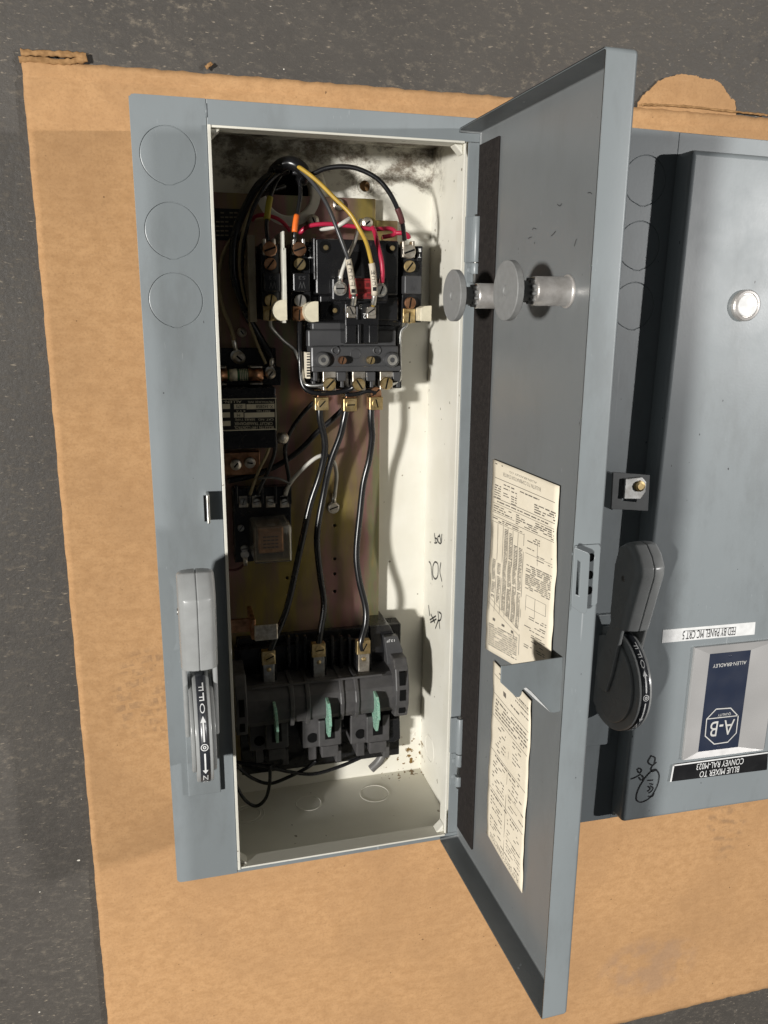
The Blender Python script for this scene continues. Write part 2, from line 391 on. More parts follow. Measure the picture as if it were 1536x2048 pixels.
def concrete():
    m, nt, bs = nodes('stained_concrete'); co = objco(nt)
    a = noise(nt, co, 3, 6, .6); b = noise(nt, mapping(nt, co, (1, 1.5, 1), (0, 0, 0), (0, 0, .4)), 95, 8, .78)
    col = mixc(nt, mrange(nt, a, .3, .7), (0.057, 0.051, 0.045), (0.084, 0.075, 0.065))
    pt = mrange(nt, noise(nt, co, 11, 4, .6), .42, .68)
    col = mixc(nt, math_(nt, 'MULTIPLY', mrange(nt, b, .50, .68), math_(nt, 'ADD', .28, math_(nt, 'MULTIPLY', pt, .5))), col, (0.205, 0.172, 0.132))
    col = mixc(nt, mrange(nt, noise(nt, mapping(nt, co, (1, 1, 1), (9, 4, 0)), 24, 6, .7), .58, .75, 0, .55), col, (0.028, 0.026, 0.025))
    sc = mrange(nt, noise(nt, mapping(nt, co, (1, 3, 1), (2, 2, 0), (0, 0, .4)), 130, 4, .65), .60, .72)
    col = mixc(nt, math_(nt, 'MULTIPLY', sc, .8), col, (0.30, 0.25, 0.19))
    wh = mrange(nt, noise(nt, mapping(nt, co, (1, 1.6, 1), (4, 8, 0), (0, 0, .8)), 150, 1, .3), .81, .83)
    col = mixc(nt, wh, col, (0.72, 0.68, 0.60))
    nt.links.new(col, bs.inputs['Base Color'])
    nt.links.new(mrange(nt, b, .3, .7, .45, .75), bs.inputs['Roughness']); bs.inputs['Specular IOR Level'].default_value = .35
    bump(nt, bs, math_(nt, 'ADD', b, math_(nt, 'MULTIPLY', noise(nt, co, 240, 3), .6)), .35, .002)
    return m
CONC = concrete()

# ------------------------------------------------------------------ floor and cardboard
FLOOR_Z = -0.0065
mb = MB(); mb.add([(-3, -3, FLOOR_Z), (3.5, -3, FLOOR_Z), (3.5, 3.5, FLOOR_Z), (-3, 3.5, FLOOR_Z)], [(0, 1, 2, 3)])
tag(build('floor', mb, CONC, base=(0, 0, FLOOR_Z)), 'dark stained concrete workshop floor with pale flecks', kind='structure')

def jag(t, s): return (math.sin(t*91.7+s)*.5 + math.sin(t*37.3+s*2.1)*.6 + math.sin(t*211+s*3)*.3)
cb = thing('cardboard_sheet', 'large brown corrugated cardboard sheet under both grey cabinets', 'cardboard', (0, 0, 0))
def card_grid():
    mb = MB(); nx, ny = 190, 200; X0, X1, Y0, Y1 = -0.0815, 0.98, -0.411, 0.668
    top = []; bot = []
    for j in range(ny+1):
        for i in range(nx+1):
            s, t = i/nx, j/ny
            t2 = 1-(1-t)**1.0
            x = X0 + (X1-X0)*s; y = Y0 + (Y1-Y0)*t2
            if i == 0: x += .00035*jag(t*3, 1.3)
            if j == ny: y += .0007*jag(s*6, .4)
            if j == 0: y += .0008*jag(s*4, 2.2)
            d = Y1 - y
            z = -.0004 + .0005*math.sin(x*31+y*7) + .0004*math.sin(y*43-x*11)
            z = min(z, -.0002)
            if d < .02: z += -.0030*math.exp(-((d-.0105)/.0022)**2) - (.0028*max(0, 1-d/.006)) + .0006*jag(s*8, 2)*math.exp(-(d/.008))
            top.append((x, y, z)); bot.append((x, y, min(z-.0012, -.0058)))
    n = len(top); fs = []; W1 = nx+1
    for j in range(ny):
        for i in range(nx): fs.append((j*W1+i, j*W1+i+1, (j+1)*W1+i+1, (j+1)*W1+i))
    k = len(fs); ring = [i for i in range(nx+1)] + [j*W1+nx for j in range(1, ny+1)] + [ny*W1+i for i in range(nx-1, -1, -1)] + [j*W1 for j in range(ny-1, 0, -1)]
    for i in range(len(ring)):
        a, b = ring[i], ring[(i+1) % len(ring)]; fs.append((a, a+n, b+n, b))
    fs.append(tuple(n+i for i in reversed(ring)))
    mb.add(top+bot, fs, [0]*k+[1]*(len(ring)+1), [True]*k+[False]*(len(ring)+1)); return mb
build('sheet', card_grid(), [CARD, CARDE], cb, recalc=False)
# torn ply lying past the upper edge
pl = [(1277,205),(1290,188),(1318,162),(1335,155),(1352,150),(1362,148),(1390,150),(1402,156),(1425,158),(1440,165),(1452,182),(1462,196),(1471,202),(1472,232),(1440,250),(1380,248),(1300,245),(1272,238)]
pr = []
for k in range(len(pl)):
    (x0_, y0_), (x1_, y1_) = pl[k], pl[(k+1) % len(pl)]
    for q in range(6): pr.append((x0_+(x1_-x0_)*q/6+random.uniform(-1.3, 1.3), y0_+(y1_-y0_)*q/6+random.uniform(-1.6, 1.6)))
pl = pr
mb = MB(); mb.prism([tuple(Q(x, y, -.004)[:2]) for x, y in pl], lambda u, v, w: (u, v, -.0055+w), .0016)
tag(build('torn_ply', mb, CARD, cb, bevel=0), 'torn paper ply sticking out past the cardboard edge')
# crushed corner roll
def crumple(name, pts, r):
    mb = MB(); P = [Q(x, y, -.002) for x, y in pts]
    mb.tube(P, lambda t: r*(1+.14*math.sin(t*23)+.12*math.sin(t*57+1)), 8, sub=8)
    for i, v in enumerate(mb.v):
        x, y, z = v; mb.v[i] = (x+.0002*math.sin(y*3000+i), y+.0003*math.sin(x*900), -.003+(z+.003)*.5)
    build(name, mb, CARDE, cb)
crumple('crushed_edge', [(41,104),(75,106),(110,107),(150,109),(172,112)], .0024)
crumple('crushed_edge', [(38,120),(60,118),(100,122),(130,124),(150,121),(174,118)], .0024)
crumple('crushed_edge', [(412,135),(420,128),(424,131)], .0016)
crumple('crushed_edge', [(1283,209),(1330,210),(1390,214),(1440,220),(1500,226),(1536,230)], .0010)

# ------------------------------------------------------------------ cabinet shell (used for both)
T = .0016
def shell(root, xf, inner, open_):
    def B(name, a, b, m, mats, **k): return build(name, MB(xf).box(a, b, m), mats, root, **k)
    pm = [PAINT, inner]
    if open_:
        hl = [circ(*Q(730, 372, .005)[:2], .0048, 20)]
        mb = MB(xf); mb.plate([(T, T), (W-T, T), (W-T, L-T), (T, L-T)], hl, lambda u, v, w: (u, v, .003+w), .002)
        build('back_panel', mb, [inner], root)
    else: B('back_panel', (T, T, .003), (W-T, L-T, .005), 1, pm)
    zt = H - .0016
    #            faces: -z +z -y +y -x +x
    B('side_wall', (0, .0013, 0), (T, L-.0013, zt), [0,0,0,0,0,1], pm); B('side_wall', (W-T, .0013, 0), (W, L-.0013, zt), [0,0,0,0,1,0], pm)
    B('end_wall', (T, 0, 0), (W-T, T, zt), [0,0,0,1,0,0], pm); B('end_wall', (T, L-T, 0), (W-T, L, zt), [0,0,1,0,0,0], pm)
    # face: wide band with three knockouts, then top, right and bottom strips
    kc = [(.0240, .5822), (.0243, .5325), (.0243, .4848)]; kr = .0192
    def kshape(c, r, tab=True):
        pts = []
        for i in range(48):
            t = -math.pi/2 + 2*math.pi*i/48; rr = r
            if tab and (i <= 1 or i >= 47): rr = r*1.035
            pts.append((c[0]+rr*math.cos(t), c[1]+rr*math.sin(t)))
        return pts
    seam = .0511
    rd = .004
    def rcorner(cx, cy, a0): return [(cx+rd*math.cos(a0+k*math.pi/8), cy+rd*math.sin(a0+k*math.pi/8)) for k in range(5)]
    mb = MB(xf)
    outer = rcorner(rd, rd, math.pi)[:] + [(seam, 0), (seam, L)] + rcorner(rd, L-rd, math.pi/2)
    mb.plate(outer, [kshape(c, kr) for c in kc], lambda u, v, w: (u, v, zt+w), .0016)
    build('face_band', mb, PAINT, root, bevel=.0007, seg=3)
    for c in kc:
        mb = MB(xf); mb.prism(kshape(c, kr-.0003), lambda u, v, w: (u, v, zt-.0002+w), .0016)
        build('knockout', mb, PAINT, root, bevel=.0006, seg=2)
        mb = MB(xf); mb.box((c[0]-.021, c[1]-.021, zt-.0018), (c[0]+.021, c[1]+.021, zt+.0009))
        build('knockout_backing', mb, PAINT, root)
    mb = MB(xf); mb.prism([(seam+.0003, OY1+T), (W, OY1+T), ] + [(W, L-rd)] + rcorner(W-rd, L-rd, 0)[1:] + [(seam+.0003, L)], lambda u, v, w: (u, v, zt-.0002+w), .0016)
    build('face_strip', mb, PAINT, root, bevel=.0005)
    B('face_strip', (OX1+T+.0022, OY0-T+.0002, zt-.0002), (W, OY1+T-.0002, zt+.0014), 0, pm, bevel=.0004)
    B('face_strip', (seam+.0003, 0, zt-.0002), (W, OY0-T, zt+.0014), 0, pm, bevel=.0004)
    # lip around the opening: outside grey, inside and rim pale
    zl, zh = H-.013, H+.0055
    B('opening_lip', (OX0-.0018, OY0-T, zl), (OX0+.0006, OY1+T, zh-.002), [0,1,0,0,0,1], pm, bevel=.0003)
    B('opening_lip', (OX1, OY0-T, zl), (OX1+T, OY1+T, zh-.0045), [0,1,0,0,1,0], pm, bevel=.0003)
    B('opening_lip', (OX0+.0001, OY0-T, zl), (OX1-.0001, OY0, zh-.003), [0,1,0,1,0,0], pm, bevel=.0003)
    B('opening_lip', (OX0+.0001, OY1, zl), (OX1-.0001, OY1+T, zh-.003), [0,1,1,0,0,0], pm, bevel=.0003)
    for sx_, sy_ in ((0, 1), (1, 1), (1, 0), (0, 0)):
        x = OX0 if sx_ == 0 else OX1; y = OY0 if sy_ == 0 else OY1; dx = 1 if sx_ == 0 else -1; dy = 1 if sy_ == 0 else -1
        mb = MB(xf); mb.prism([(x+.0002*dx, y+.0002*dy), (x+.0075*dx, y+.0002*dy), (x+.0002*dx, y+.0075*dy)], lambda u, v, w: (u, v, zl+.001+w), .011)
        build('corner_gusset', mb, inner, root, bevel=.001)

cabA = thing('open_cabinet', 'grey steel motor starter cabinet lying with its door swung open', 'cabinet', (W/2, L/2, 0))
shell(cabA, ident, WHITE, True)
# raised ring knockouts pressed in the inside walls
def ring_mb(c, n, r, tr, xf=ident):
    mb = MB(xf); c = Vector(c); n = Vector(n).normalized(); a = n.orthogonal().normalized(); b = n.cross(a)
    vs = []; fs = []; S, K = 40, 6
    for i in range(S):
        t = 2*math.pi*i/S; d = a*math.cos(t)+b*math.sin(t)
        for k in range(K):
            q = 2*math.pi*k/K; vs.append(c + d*(r+tr*math.cos(q)) + n*(tr*.7*math.sin(q)))
    for i in range(S):
        for k in range(K): fs.append((i*K+k, i*K+(k+1) % K, ((i+1) % S)*K+(k+1) % K, ((i+1) % S)*K+k))
    mb.add(vs, fs, 0, True); return mb
def onY(px, py, y):
    d = ray(px, py); return CAM + d*((y-CAM.y)/d.y)
for px, py, r in ((749, 1587, .0145), (617, 1606, .0125), (497, 1628, .0150), (497, 1628, .0112)):
    p = onY(px, py, T); build('knockout_ring', ring_mb(p, (0, 1, 0), r, .0006), WHITE, cabA)
p = QX(859, 1497, W-T); build('knockout_ring', ring_mb(p, (-1, 0, 0), .0135, .0006), WHITE, cabA)
# dimple round the mounting hole, hub where the wires leave
p = Q(730, 372, .005); build('mounting_dimple', ring_mb(p, (0, 0, 1), .0075, .0009), WHITE, cabA)
p = Q(578, 382, .020); mb = MB(); mb.lathe((p.x, p.y, .005), (0, 0, 1), [(.036, 0), (.034, .004), (.030, .010), (.022, .012), (.0205, .012), (.019, .010), (.019, .0)], 40)
build('conduit_hub', mb, WHITE, cabA)
mb = MB(); mb.cyl((p.x, p.y, .0051), (p.x, p.y, .0065), .0188, seg=32); build('hub_plug', mb, DARK, cabA)

# hinges on the right strip
def hinge(px0, y_top, y_mid, y_bot):
    h = bpy.data.objects.new('hinge', None); COL.objects.link(h); h.parent = cabA; BASE[h] = BASE[cabA]; h.empty_display_size = .01
    z = H+.0002; xk = W-.0042; rk = .0036
    mb = MB(); mb.box((OX1+T+.0010, y_mid+.0004, z), (xk, y_top, z+.0024)); mb.cyl((xk, y_mid+.0004, z+rk), (xk, y_top, z+rk), rk, seg=18); build('leaf', mb, PAINT, h, bevel=.0003)
    ya = y_bot + (y_mid-y_bot)*.30; yb = y_bot + (y_mid-y_bot)*.62
    mb = MB(); mb.box((OX1+T+.0024, y_bot, z), (xk-.001, y_mid-.0004, z+.0017)); mb.cyl((xk, yb, z+rk), (xk, y_mid-.0004, z+rk), rk, seg=18); mb.cyl((xk, y_bot, z+rk), (xk, ya, z+rk), rk, seg=18); build('leaf', mb, PAINT, h, bevel=.0003)
    mb = MB(); mb.cyl((xk, y_bot-.003, z+rk), (xk, y_top+.0016, z+rk), .0019, seg=12); build('pin', mb, STEEL, h)
    for f in (.25, .75):
        mb = MB(); mb.lathe((OX1+.0072, y_bot+(y_mid-y_bot)*f, z+.0017), (0, 0, 1), [(.0026, 0), (.0022, .0006), (.0011, .0010), (0, .0011)], 14); build('rivet', mb, PAINT, h)
hinge(945, Q(945, 434, H).y, Q(945, 526, H).y, Q(945, 585, H).y)
hinge(915, Q(912, 1433, H).y, Q(912, 1503, H).y, Q(912, 1566, H).y)
# latch tab and its slot in the wide band
p0, p1 = Q(409, 1043, H), Q(419, 980, H)
mb = MB(); mb.box((p0.x, p0.y, H+.0001), (p0.x+.0022, p1.y-.004, H+.0004)); build('latch_slot', mb, DARK, cabA)
mb = MB(); mb.prism([(p0.x+.0018, 0), (p0.x+.0040, 0), (p0.x+.0040, .013), (p0.x+.0030, .015), (p0.x+.0018, .015)], lambda u, v, w_: (u, p0.y+.001+w_, H-.002+v), p1.y-p0.y-.002)
build('latch_tab', mb, STEEL, cabA, bevel=.0006)
# worn bare metal on the lip seam (weld bead on the face seam)
mb = MB(); mb.tube([(.0512, L-.003, H), (.0512, L-.012, H+.0001)], .0006, 6, sub=2); build('weld_bead', mb, PAINT, cabA)

# marker writing on the right inside wall (the words run along the wall)
def wall_pts(pp): return [QX(x, y, W-T) for x, y in pp]
for word in ([[(876,1222),(880,1258)], [(878,1224),(883,1229),(881,1240),(876,1241)], [(877,1240),(871,1257)], [(862,1228),(870,1246)], [(860,1240),(872,1232)], [(861,1245),(873,1238)], [(857,1210),(860,1232)]],
             [[(882,1125),(880,1143),(883,1158),(884,1163)], [(866,1132),(870,1124),(876,1129),(876,1150),(871,1158),(866,1150),(866,1132)], [(858,1123),(862,1130),(865,1160)]],
             [[(884,1068),(883,1086)], [(879,1068),(882,1086),(877,1084),(876,1074),(880,1072)], [(869,1066),(871,1084)], [(870,1076),(874,1078),(874,1085),(869,1086)]]):
    mk = MB()
    for st in word: stroke_mb(wall_pts(st), .0016, (-1, 0, 0), mk)
    tag(build('marker_writing', mk, INK, cabA), kind='stuff')

# ------------------------------------------------------------------ door pan
def pan_mb(xf, a0, a1, y0, y1, depth, r, o0=0.0, hinge_open=False):
    bm = bmesh.new(); vs = [bm.verts.new(p) for p in [(a0,y0,0),(a1,y0,0),(a1,y1,0),(a0,y1,0),(a0,y0,depth),(a1,y0,depth),(a1,y1,depth),(a0,y1,depth)]]
    fs = [bm.faces.new([vs[i] for i in f]) for f in [(0,3,2,1),(0,1,5,4),(1,2,6,5),(2,3,7,6),(3,0,4,7)]]
    ed = [e for e in bm.edges if not (e.verts[0].co.z > depth/2 and e.verts[1].co.z > depth/2)]
    bmesh.ops.bevel(bm, geom=ed, offset=r, segments=4, profile=.5, affect='EDGES')
    if hinge_open:
        bmesh.ops.delete(bm, geom=[f for f in bm.faces if f.normal.x < -.9 and abs(f.calc_center_median().x-a0) < 1e-4], context='FACES')
    bmesh.ops.recalc_face_normals(bm, faces=bm.faces)
    bm.verts.index_update(); bm.faces.ensure_lookup_table(); mb = MB(xf)
    out = [[v.index for v in f.verts] for f in bm.faces]
    ctr = Vector(((a0+a1)/2, (y0+y1)/2, depth/2))
    for k, f in enumerate(bm.faces):
        if f.normal.dot(f.calc_center_median() - ctr) < 0: out[k].reverse()
    mb.add([tuple(v.co + Vector((0, 0, o0))) for v in bm.verts], out, 0, True); bm.free(); return mb
def pan(name, parent, xf, *a, mats, **k):
    mb = pan_mb(xf, *a, **k); o = build(name, mb, mats, parent)
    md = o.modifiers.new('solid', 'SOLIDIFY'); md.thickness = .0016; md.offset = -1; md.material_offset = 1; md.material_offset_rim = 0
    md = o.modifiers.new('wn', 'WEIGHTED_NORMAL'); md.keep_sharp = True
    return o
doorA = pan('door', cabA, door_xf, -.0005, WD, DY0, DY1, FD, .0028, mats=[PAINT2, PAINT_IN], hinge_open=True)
tag(doorA, 'open grey door with papers and two reset buttons inside')
DI = .0017                                    # inner surface offset of the door
def D(p): return door_xf(p)
# foam gasket along the hinge side
(a0, _), (a1, _) = DL(966, 700, .006), DL(984, 700, .002)
yg0, yg1 = DL(935, 1690, .004)[1], DL(985, 276, .004)[1]
mb = MB(door_xf); mb.box((.0012, yg0, DI), (DL(1001, 290, DI)[0], yg1, DI+.0018)); build('foam_gasket', mb, FOAM, doorA, bevel=.0006, seg=2)
# reset buttons: sleeve, fluted stem, round cap
ba, by = DL(1135, 583, DI)
def proj(p):
    c = ROT @ (Vector(p) - CAM); return 768 + F_PX*c.x/-c.z, 1024 - F_PX*c.y/-c.z
def solve_o(a, y, target):
    lo, hi = 0.0, .15
    for _ in range(50):
        m_ = (lo+hi)/2
        if proj(D((a, y, m_)))[0] > target: lo = m_
        else: hi = m_
    return lo
oc = solve_o(ba, by, 1012); os_ = solve_o(ba, by, 1068)
def solve_a(y, o, target):
    lo, hi = 0.0, .2
    for _ in range(50):
        m_ = (lo+hi)/2
        if proj(D((m_, y, o)))[0] > target: hi = m_
        else: lo = m_
    return lo
a2 = solve_a(by, oc, 905)
by2 = by + (583-593)*-.0 - .0016
for a, y in ((ba, by), (a2, by2)):
    mb = MB(door_xf); mb.lathe((a, y, DI), (0, 0, 1), [(.0102, 0), (.0102, .0008), (.0092, .0012), (.0089, .0022), (.0088, os_-.0012), (.0083, os_-.0003), (.0070, os_)], 40)
    for i in range(40*2, 40*4): mb.sm[i] = True
    for i in range(40*3, 40*4): mb.sm[i] = True
    build('button_sleeve', mb, CHROME, doorA)
    mb = MB(door_xf); pts = []
    for i in range(40):
        t = 2*math.pi*i/40; r = .0079 if (i // 2) % 2 else .0062; pts.append((a+r*math.cos(t), y+r*math.sin(t)))
    mb.prism(pts, lambda u, v, w_: (u, v, os_-.006+w_), .011); build('fluted_stem', mb, BUTTON, doorA, bevel=.0004)
    mb = MB(door_xf); mb.lathe((a, y, oc-.004), (0, 0, 1), [(.0062, os_-oc+.004), (.0062, 0), (.0174, 0), (.0179, .0005), (.0179, .0042), (.0174, .0047), (.0030, .0047), (.0026, .0041), (0, .0040)], 48); build('button_cap', mb, BUTTON, doorA)
# document holder: a flap standing off the door
ar, yr = DL(1124, 1313, DI)
def solve_ao(y, tx, ty):                      # (a, o) at given y for a pixel
    d = ray(tx, ty); q = CAM + d*((y-CAM.y)/d.y) - HG; return q.dot(U), q.dot(N)
al, ol = solve_ao(yr, 1001, 1331)
pl_o, pl_n = D((ar, 0, DI)), (D((al, 0, ol)) - D((ar, 0, DI)))
pn = pl_n.cross(Vector((0, 1, 0))).normalized()
def PLP(px, py):
    d = ray(px, py); t = (pl_o-CAM).dot(pn)/d.dot(pn); q = CAM+d*t; return (q-pl_o).dot(pl_n.normalized()), q.y
poly = [PLP(x, y) for x, y in [(1001,1331),(1124,1313),(1121,1420),(1108,1424),(1098,1423),(1047,1376),(1043,1379),(1041,1388),(1037,1393),(1031,1393),(1000,1364)]]
mb = MB(); e = pl_n.normalized(); mb.prism(poly, lambda u, v, w_: pl_o + e*u + Vector((0, v, 0)) - pn*w_, .0013)
hold = build('document_holder', mb, PAINT2, doorA, bevel=.0004)
mb = MB(); mb.prism([PLP(x, y) for x, y in [(1045,1375),(1050,1373),(1060,1381),(1098,1422),(1070,1398)]], lambda u, v, w_: pl_o + e*u + Vector((0, v, 0)) - pn*(w_+.0014), .0003); build('bright_edge', mb, LABELW, hold)
# latch keeper on the free flange
def on_flange(pp, a): return [FL(x, y, a) for x, y in pp]
mb = MB(door_xf); hz = [[(c_[0]+.0026*math.cos(t*math.pi/8), c_[1]+.0026*math.sin(t*math.pi/8)) for t in range(16)] for c_ in on_flange([(1181,1115),(1179,1150),(1177,1181)], WD+.001)]
mb.plate(on_flange([(1150,1091),(1197,1088),(1201,1094),(1194,1206),(1190,1211),(1158,1211)], WD+.001), hz, lambda u, v, w_: (WD+.0002+w_, u, v), .0012)
build('keeper_plate', mb, PAINT2, doorA, bevel=.0004)
for q in on_flange([(1181,1115),(1179,1150),(1177,1181)], WD+.001):
    mb = MB(door_xf); mb.cyl((WD+.0001, q[0], q[1]), (WD+.0005, q[0], q[1]), .0027, seg=14); build('keeper_hole', mb, DARK, doorA)
mb = MB(door_xf); mb.plate(on_flange([(1147,1093),(1174,1104),(1178,1109),(1172,1221),(1168,1226),(1160,1225),(1142,1212),(1141,1207)], WD+.006), [on_flange([(1153,1119),(1160,1124),(1156,1190),(1149,1187)], WD+.006)], lambda u, v, w_: (WD+.0058+w_, u, v), .0016)
build('keeper_loop', mb, PAINT2, doorA, bevel=.0004)
q0, q1 = FL(1150, 1091, WD+.001), FL(1176, 1105, WD+.006)
mb = MB(door_xf); mb.box((WD+.0013, q1[0]-.0022, q1[1]+.001), (WD+.0060, q1[0]-.0006, q1[1]+.008)); build('keeper_web', mb, PAINT2, doorA)
# little scuffs on the inside of the door
mk = MB()
def on_door(pp, o=DI): return [D((*DL(x, y, o), o)) for x, y in pp]
for s in [[(1065,460),(1068,456),(1073,458)], [(1103,472),(1108,467),(1112,462)], [(1057,478),(1060,475),(1064,474)], [(1115,408),(1120,412),(1124,407)], [(1149,493),(1152,482),(1154,478)], [(1176,386),(1181,385),(1184,388)], [(1069,488),(1070,484)]]:
    stroke_mb(on_door(s), .0004, N, mk)
build('scuff_mark', mk, INK, doorA)

# ------------------------------------------------------------------ printed sheets on the door
def sheet(name, label, corners, o, marks, ph):
    tl, tr, br_, bl = [Vector((*DL(x, y, o), 0)) for x, y in corners]
    nx, ny = 14, 44
    def pt(s, t, e=0.0):      # s across (left to right in the picture), t downwards
        p = (tl*(1-s)+tr*s)*(1-t) + (bl*(1-s)+br_*s)*t
        wv = (.0006*math.sin(t*9.3+ph) + .0004*math.sin(t*23.7+ph*4))*(.15+.9*abs(s-.5)) + .00015*math.sin(t*47+s*3+ph*2)
        ex = .0004*math.sin(t*17+ph*3)*(1 if s > .99 or s < .01 else 0)
        return D((p.x+ex, p.y, o + wv + .0012 + e))
    mb = MB(); vs = [pt(i/nx, j/ny) for j in range(ny+1) for i in range(nx+1)]
    mb.add(vs, [(j*(nx+1)+i, j*(nx+1)+i+1, (j+1)*(nx+1)+i+1, (j+1)*(nx+1)+i) for j in range(ny) for i in range(nx)], 0, True)
    root = thing(name, label, 'paper', D((tl.x, bl.y, o)))
    build('page', mb, PAPER, root, solid=.00025, recalc=False)
    pm = MB()
    def seg(s0, t0, s1, t1, wd=.0022):        # thin printed rule
        n_ = 6
        for k in range(n_):
            a_, b_ = k/n_, (k+1)/n_
            p = [(s0+(s1-s0)*a_, t0+(t1-t0)*a_), (s0+(s1-s0)*b_, t0+(t1-t0)*b_)]
            ds, dt = (0, wd/2) if abs(s1-s0) > abs(t1-t0) else (wd*1.2, 0)
            pm.add([pt(p[0][0]-ds, p[0][1]-dt, .0003), pt(p[1][0]-ds, p[1][1]-dt, .0003), pt(p[1][0]+ds, p[1][1]+dt, .0003), pt(p[0][0]+ds, p[0][1]+dt, .0003)], [(0, 1, 2, 3)])
    def words(s0, s1, t, h, dens=.8):         # greeked line of print
        s = s0
        while s < s1:
            wl = random.uniform(.025, .10); e = min(s+wl, s1)
            if random.random() < dens:
                hh = h*random.uniform(.75, 1)
                pm.add([pt(s, t, .0003), pt(e, t, .0003), pt(e, t+hh, .0003), pt(s, t+hh, .0003)], [(0, 1, 2, 3)])
            s = e + random.uniform(.008, .02)
    def text(s, s0, s1, t0, t1):              # upside down in the picture: reads from right to left
        tm = text_mb(s, (0, 0, 0), (1, 0, 0), (0, 1, 0), off=(0, 0, 0))
        pm.add([pt(s1+(s0-s1)*p[0], t0+(t1-t0)*p[1], .0003) for p in tm.v], tm.f)
    marks(seg, words, text)
    build('print', pm, INKG, root, recalc=False)
    return root
def marks_upper(seg, words, text):
    words(.05, .18, .012, .006); words(.80, .96, .012, .006)
    text('ALLEN-BRADLEY CO.', .28, .70, .024, .034); text('BULLETIN 712 COMBINATION STARTER', .18, .76, .044, .062)
    seg(.04, .085, .96, .085, .003)
    words(.2, .75, .100, .007)
    for k in range(6):
        t = .118+.012*k
        words(.05, .16, t, .006); words(.20, .30, t, .006); words(.33, .42, t, .006)
        if k > 1: words(.68, .97, t-.01, .007)
    seg(.03, .185, .97, .185, .003); words(.1, .9, .196, .007); seg(.03, .212, .97, .212, .0022)
    for k in range(5): words(.42, .97, .221+.0105*k, .006); 
    for k in range(3): words(.05, .36, .222+.012*k, .006)
    seg(.03, .258, .40, .258, .002); seg(.03, .276, .97, .276, .0026); words(.04, .52, .284, .007); words(.04, .52, .295, .006)
    seg(.03, .306, .55, .306, .0022)
    for c, (s, t0, t1) in enumerate([(.06, .50, .70), (.15, .51, .72), (.24, .32, .74), (.32, .33, .76), (.40, .38, .775), (.48, .38, .79)]):
        t = t0
        while t < t1:
            words(s, s+.055, t, .0055, .97); t += .0085
        seg(s-.02, .31, s-.02, .86, .0025)
    seg(.55, .30, .55, .93, .0025)
    seg(.02, .705, .55, .80, .0022); seg(.02, .735, .55, .83, .0022)
    for k in range(3): words(.60, .78, .30+.012*k, .006, .6); words(.6, .95, .36+.02*k, .005, .45)
    seg(.58, .39, .95, .39, .002); seg(.75, .30, .75, .43, .002)
    for k in range(13): words(.60, .95, .445+.0098*k, .0056, .85)
    seg(.62, .60, .90, .60, .0018); seg(.62, .60, .62, .68, .002); seg(.9, .60, .9, .66, .002); seg(.62, .66, .90, .66, .0018); seg(.75, .60, .75, .70, .002)
    for k in range(16): words(.62, .92, .70+.011*k, .005, .42)
    for k in range(11): words(.05, .52, .845+.0115*k, .0058, .93)
    for s in (.12, .27, .42): words(s, s+.05, .80+s*.05, .016, 1)
def marks_lower(seg, words, text):
    words(.1, .4, .03, .008); seg(.05, .06, .95, .06, .003)
    for k in range(3): words(.62, .95, .045+.03*k, .008, .8)
    words(.30, .42, .10, .03, .6); words(.5, .72, .125, .010)
    seg(.04, .165, .96, .165, .003)
    for k in range(5): words(.1, .95, .185+.019*k, .009, .8)
    seg(.04, .285, .96, .285, .0026); seg(.5, .285, .5, .96, .0026)
    for k in range(8): words(.14, .42, .30+.021*k, .007, .5); words(.6, .82, .30+.021*k, .006, .3)
    seg(.04, .475, .96, .475, .003); words(.1, .8, .485, .010)
    for k in range(9): words(.12, .44, .51+.019*k, .007, .55); words(.56, .80, .51+.019*k, .006, .45); 
    for k in range(3): words(.84, .96, .55+.05*k, .008, .8)
    seg(.55, .60, .93, .60, .002)
    seg(.04, .695, .96, .695, .003); words(.08, .85, .707, .010)
    for k in range(10): words(.10, .42, .735+.019*k, .007, .5); words(.56, .92, .735+.019*k, .006, .5)
    seg(.55, .83, .93, .83, .002)
    words(.2, .9, .935, .008, .6); text('PILOT DEVICE CONNECTIONS', .10, .90, .955, .982)
sheet('instruction_sheet', 'cream parts list sheet tucked behind the holder flap inside the open door', [(990,918),(1123,972),(1103,1372),(974,1297)], .0022, marks_upper, .4)
sheet('instruction_sheet', 'cream wiring diagram sheet hanging below the holder flap inside the open door', [(991,1321),(1067,1402),(1046,1786),(975,1666)], .0020, marks_lower, 1.7)

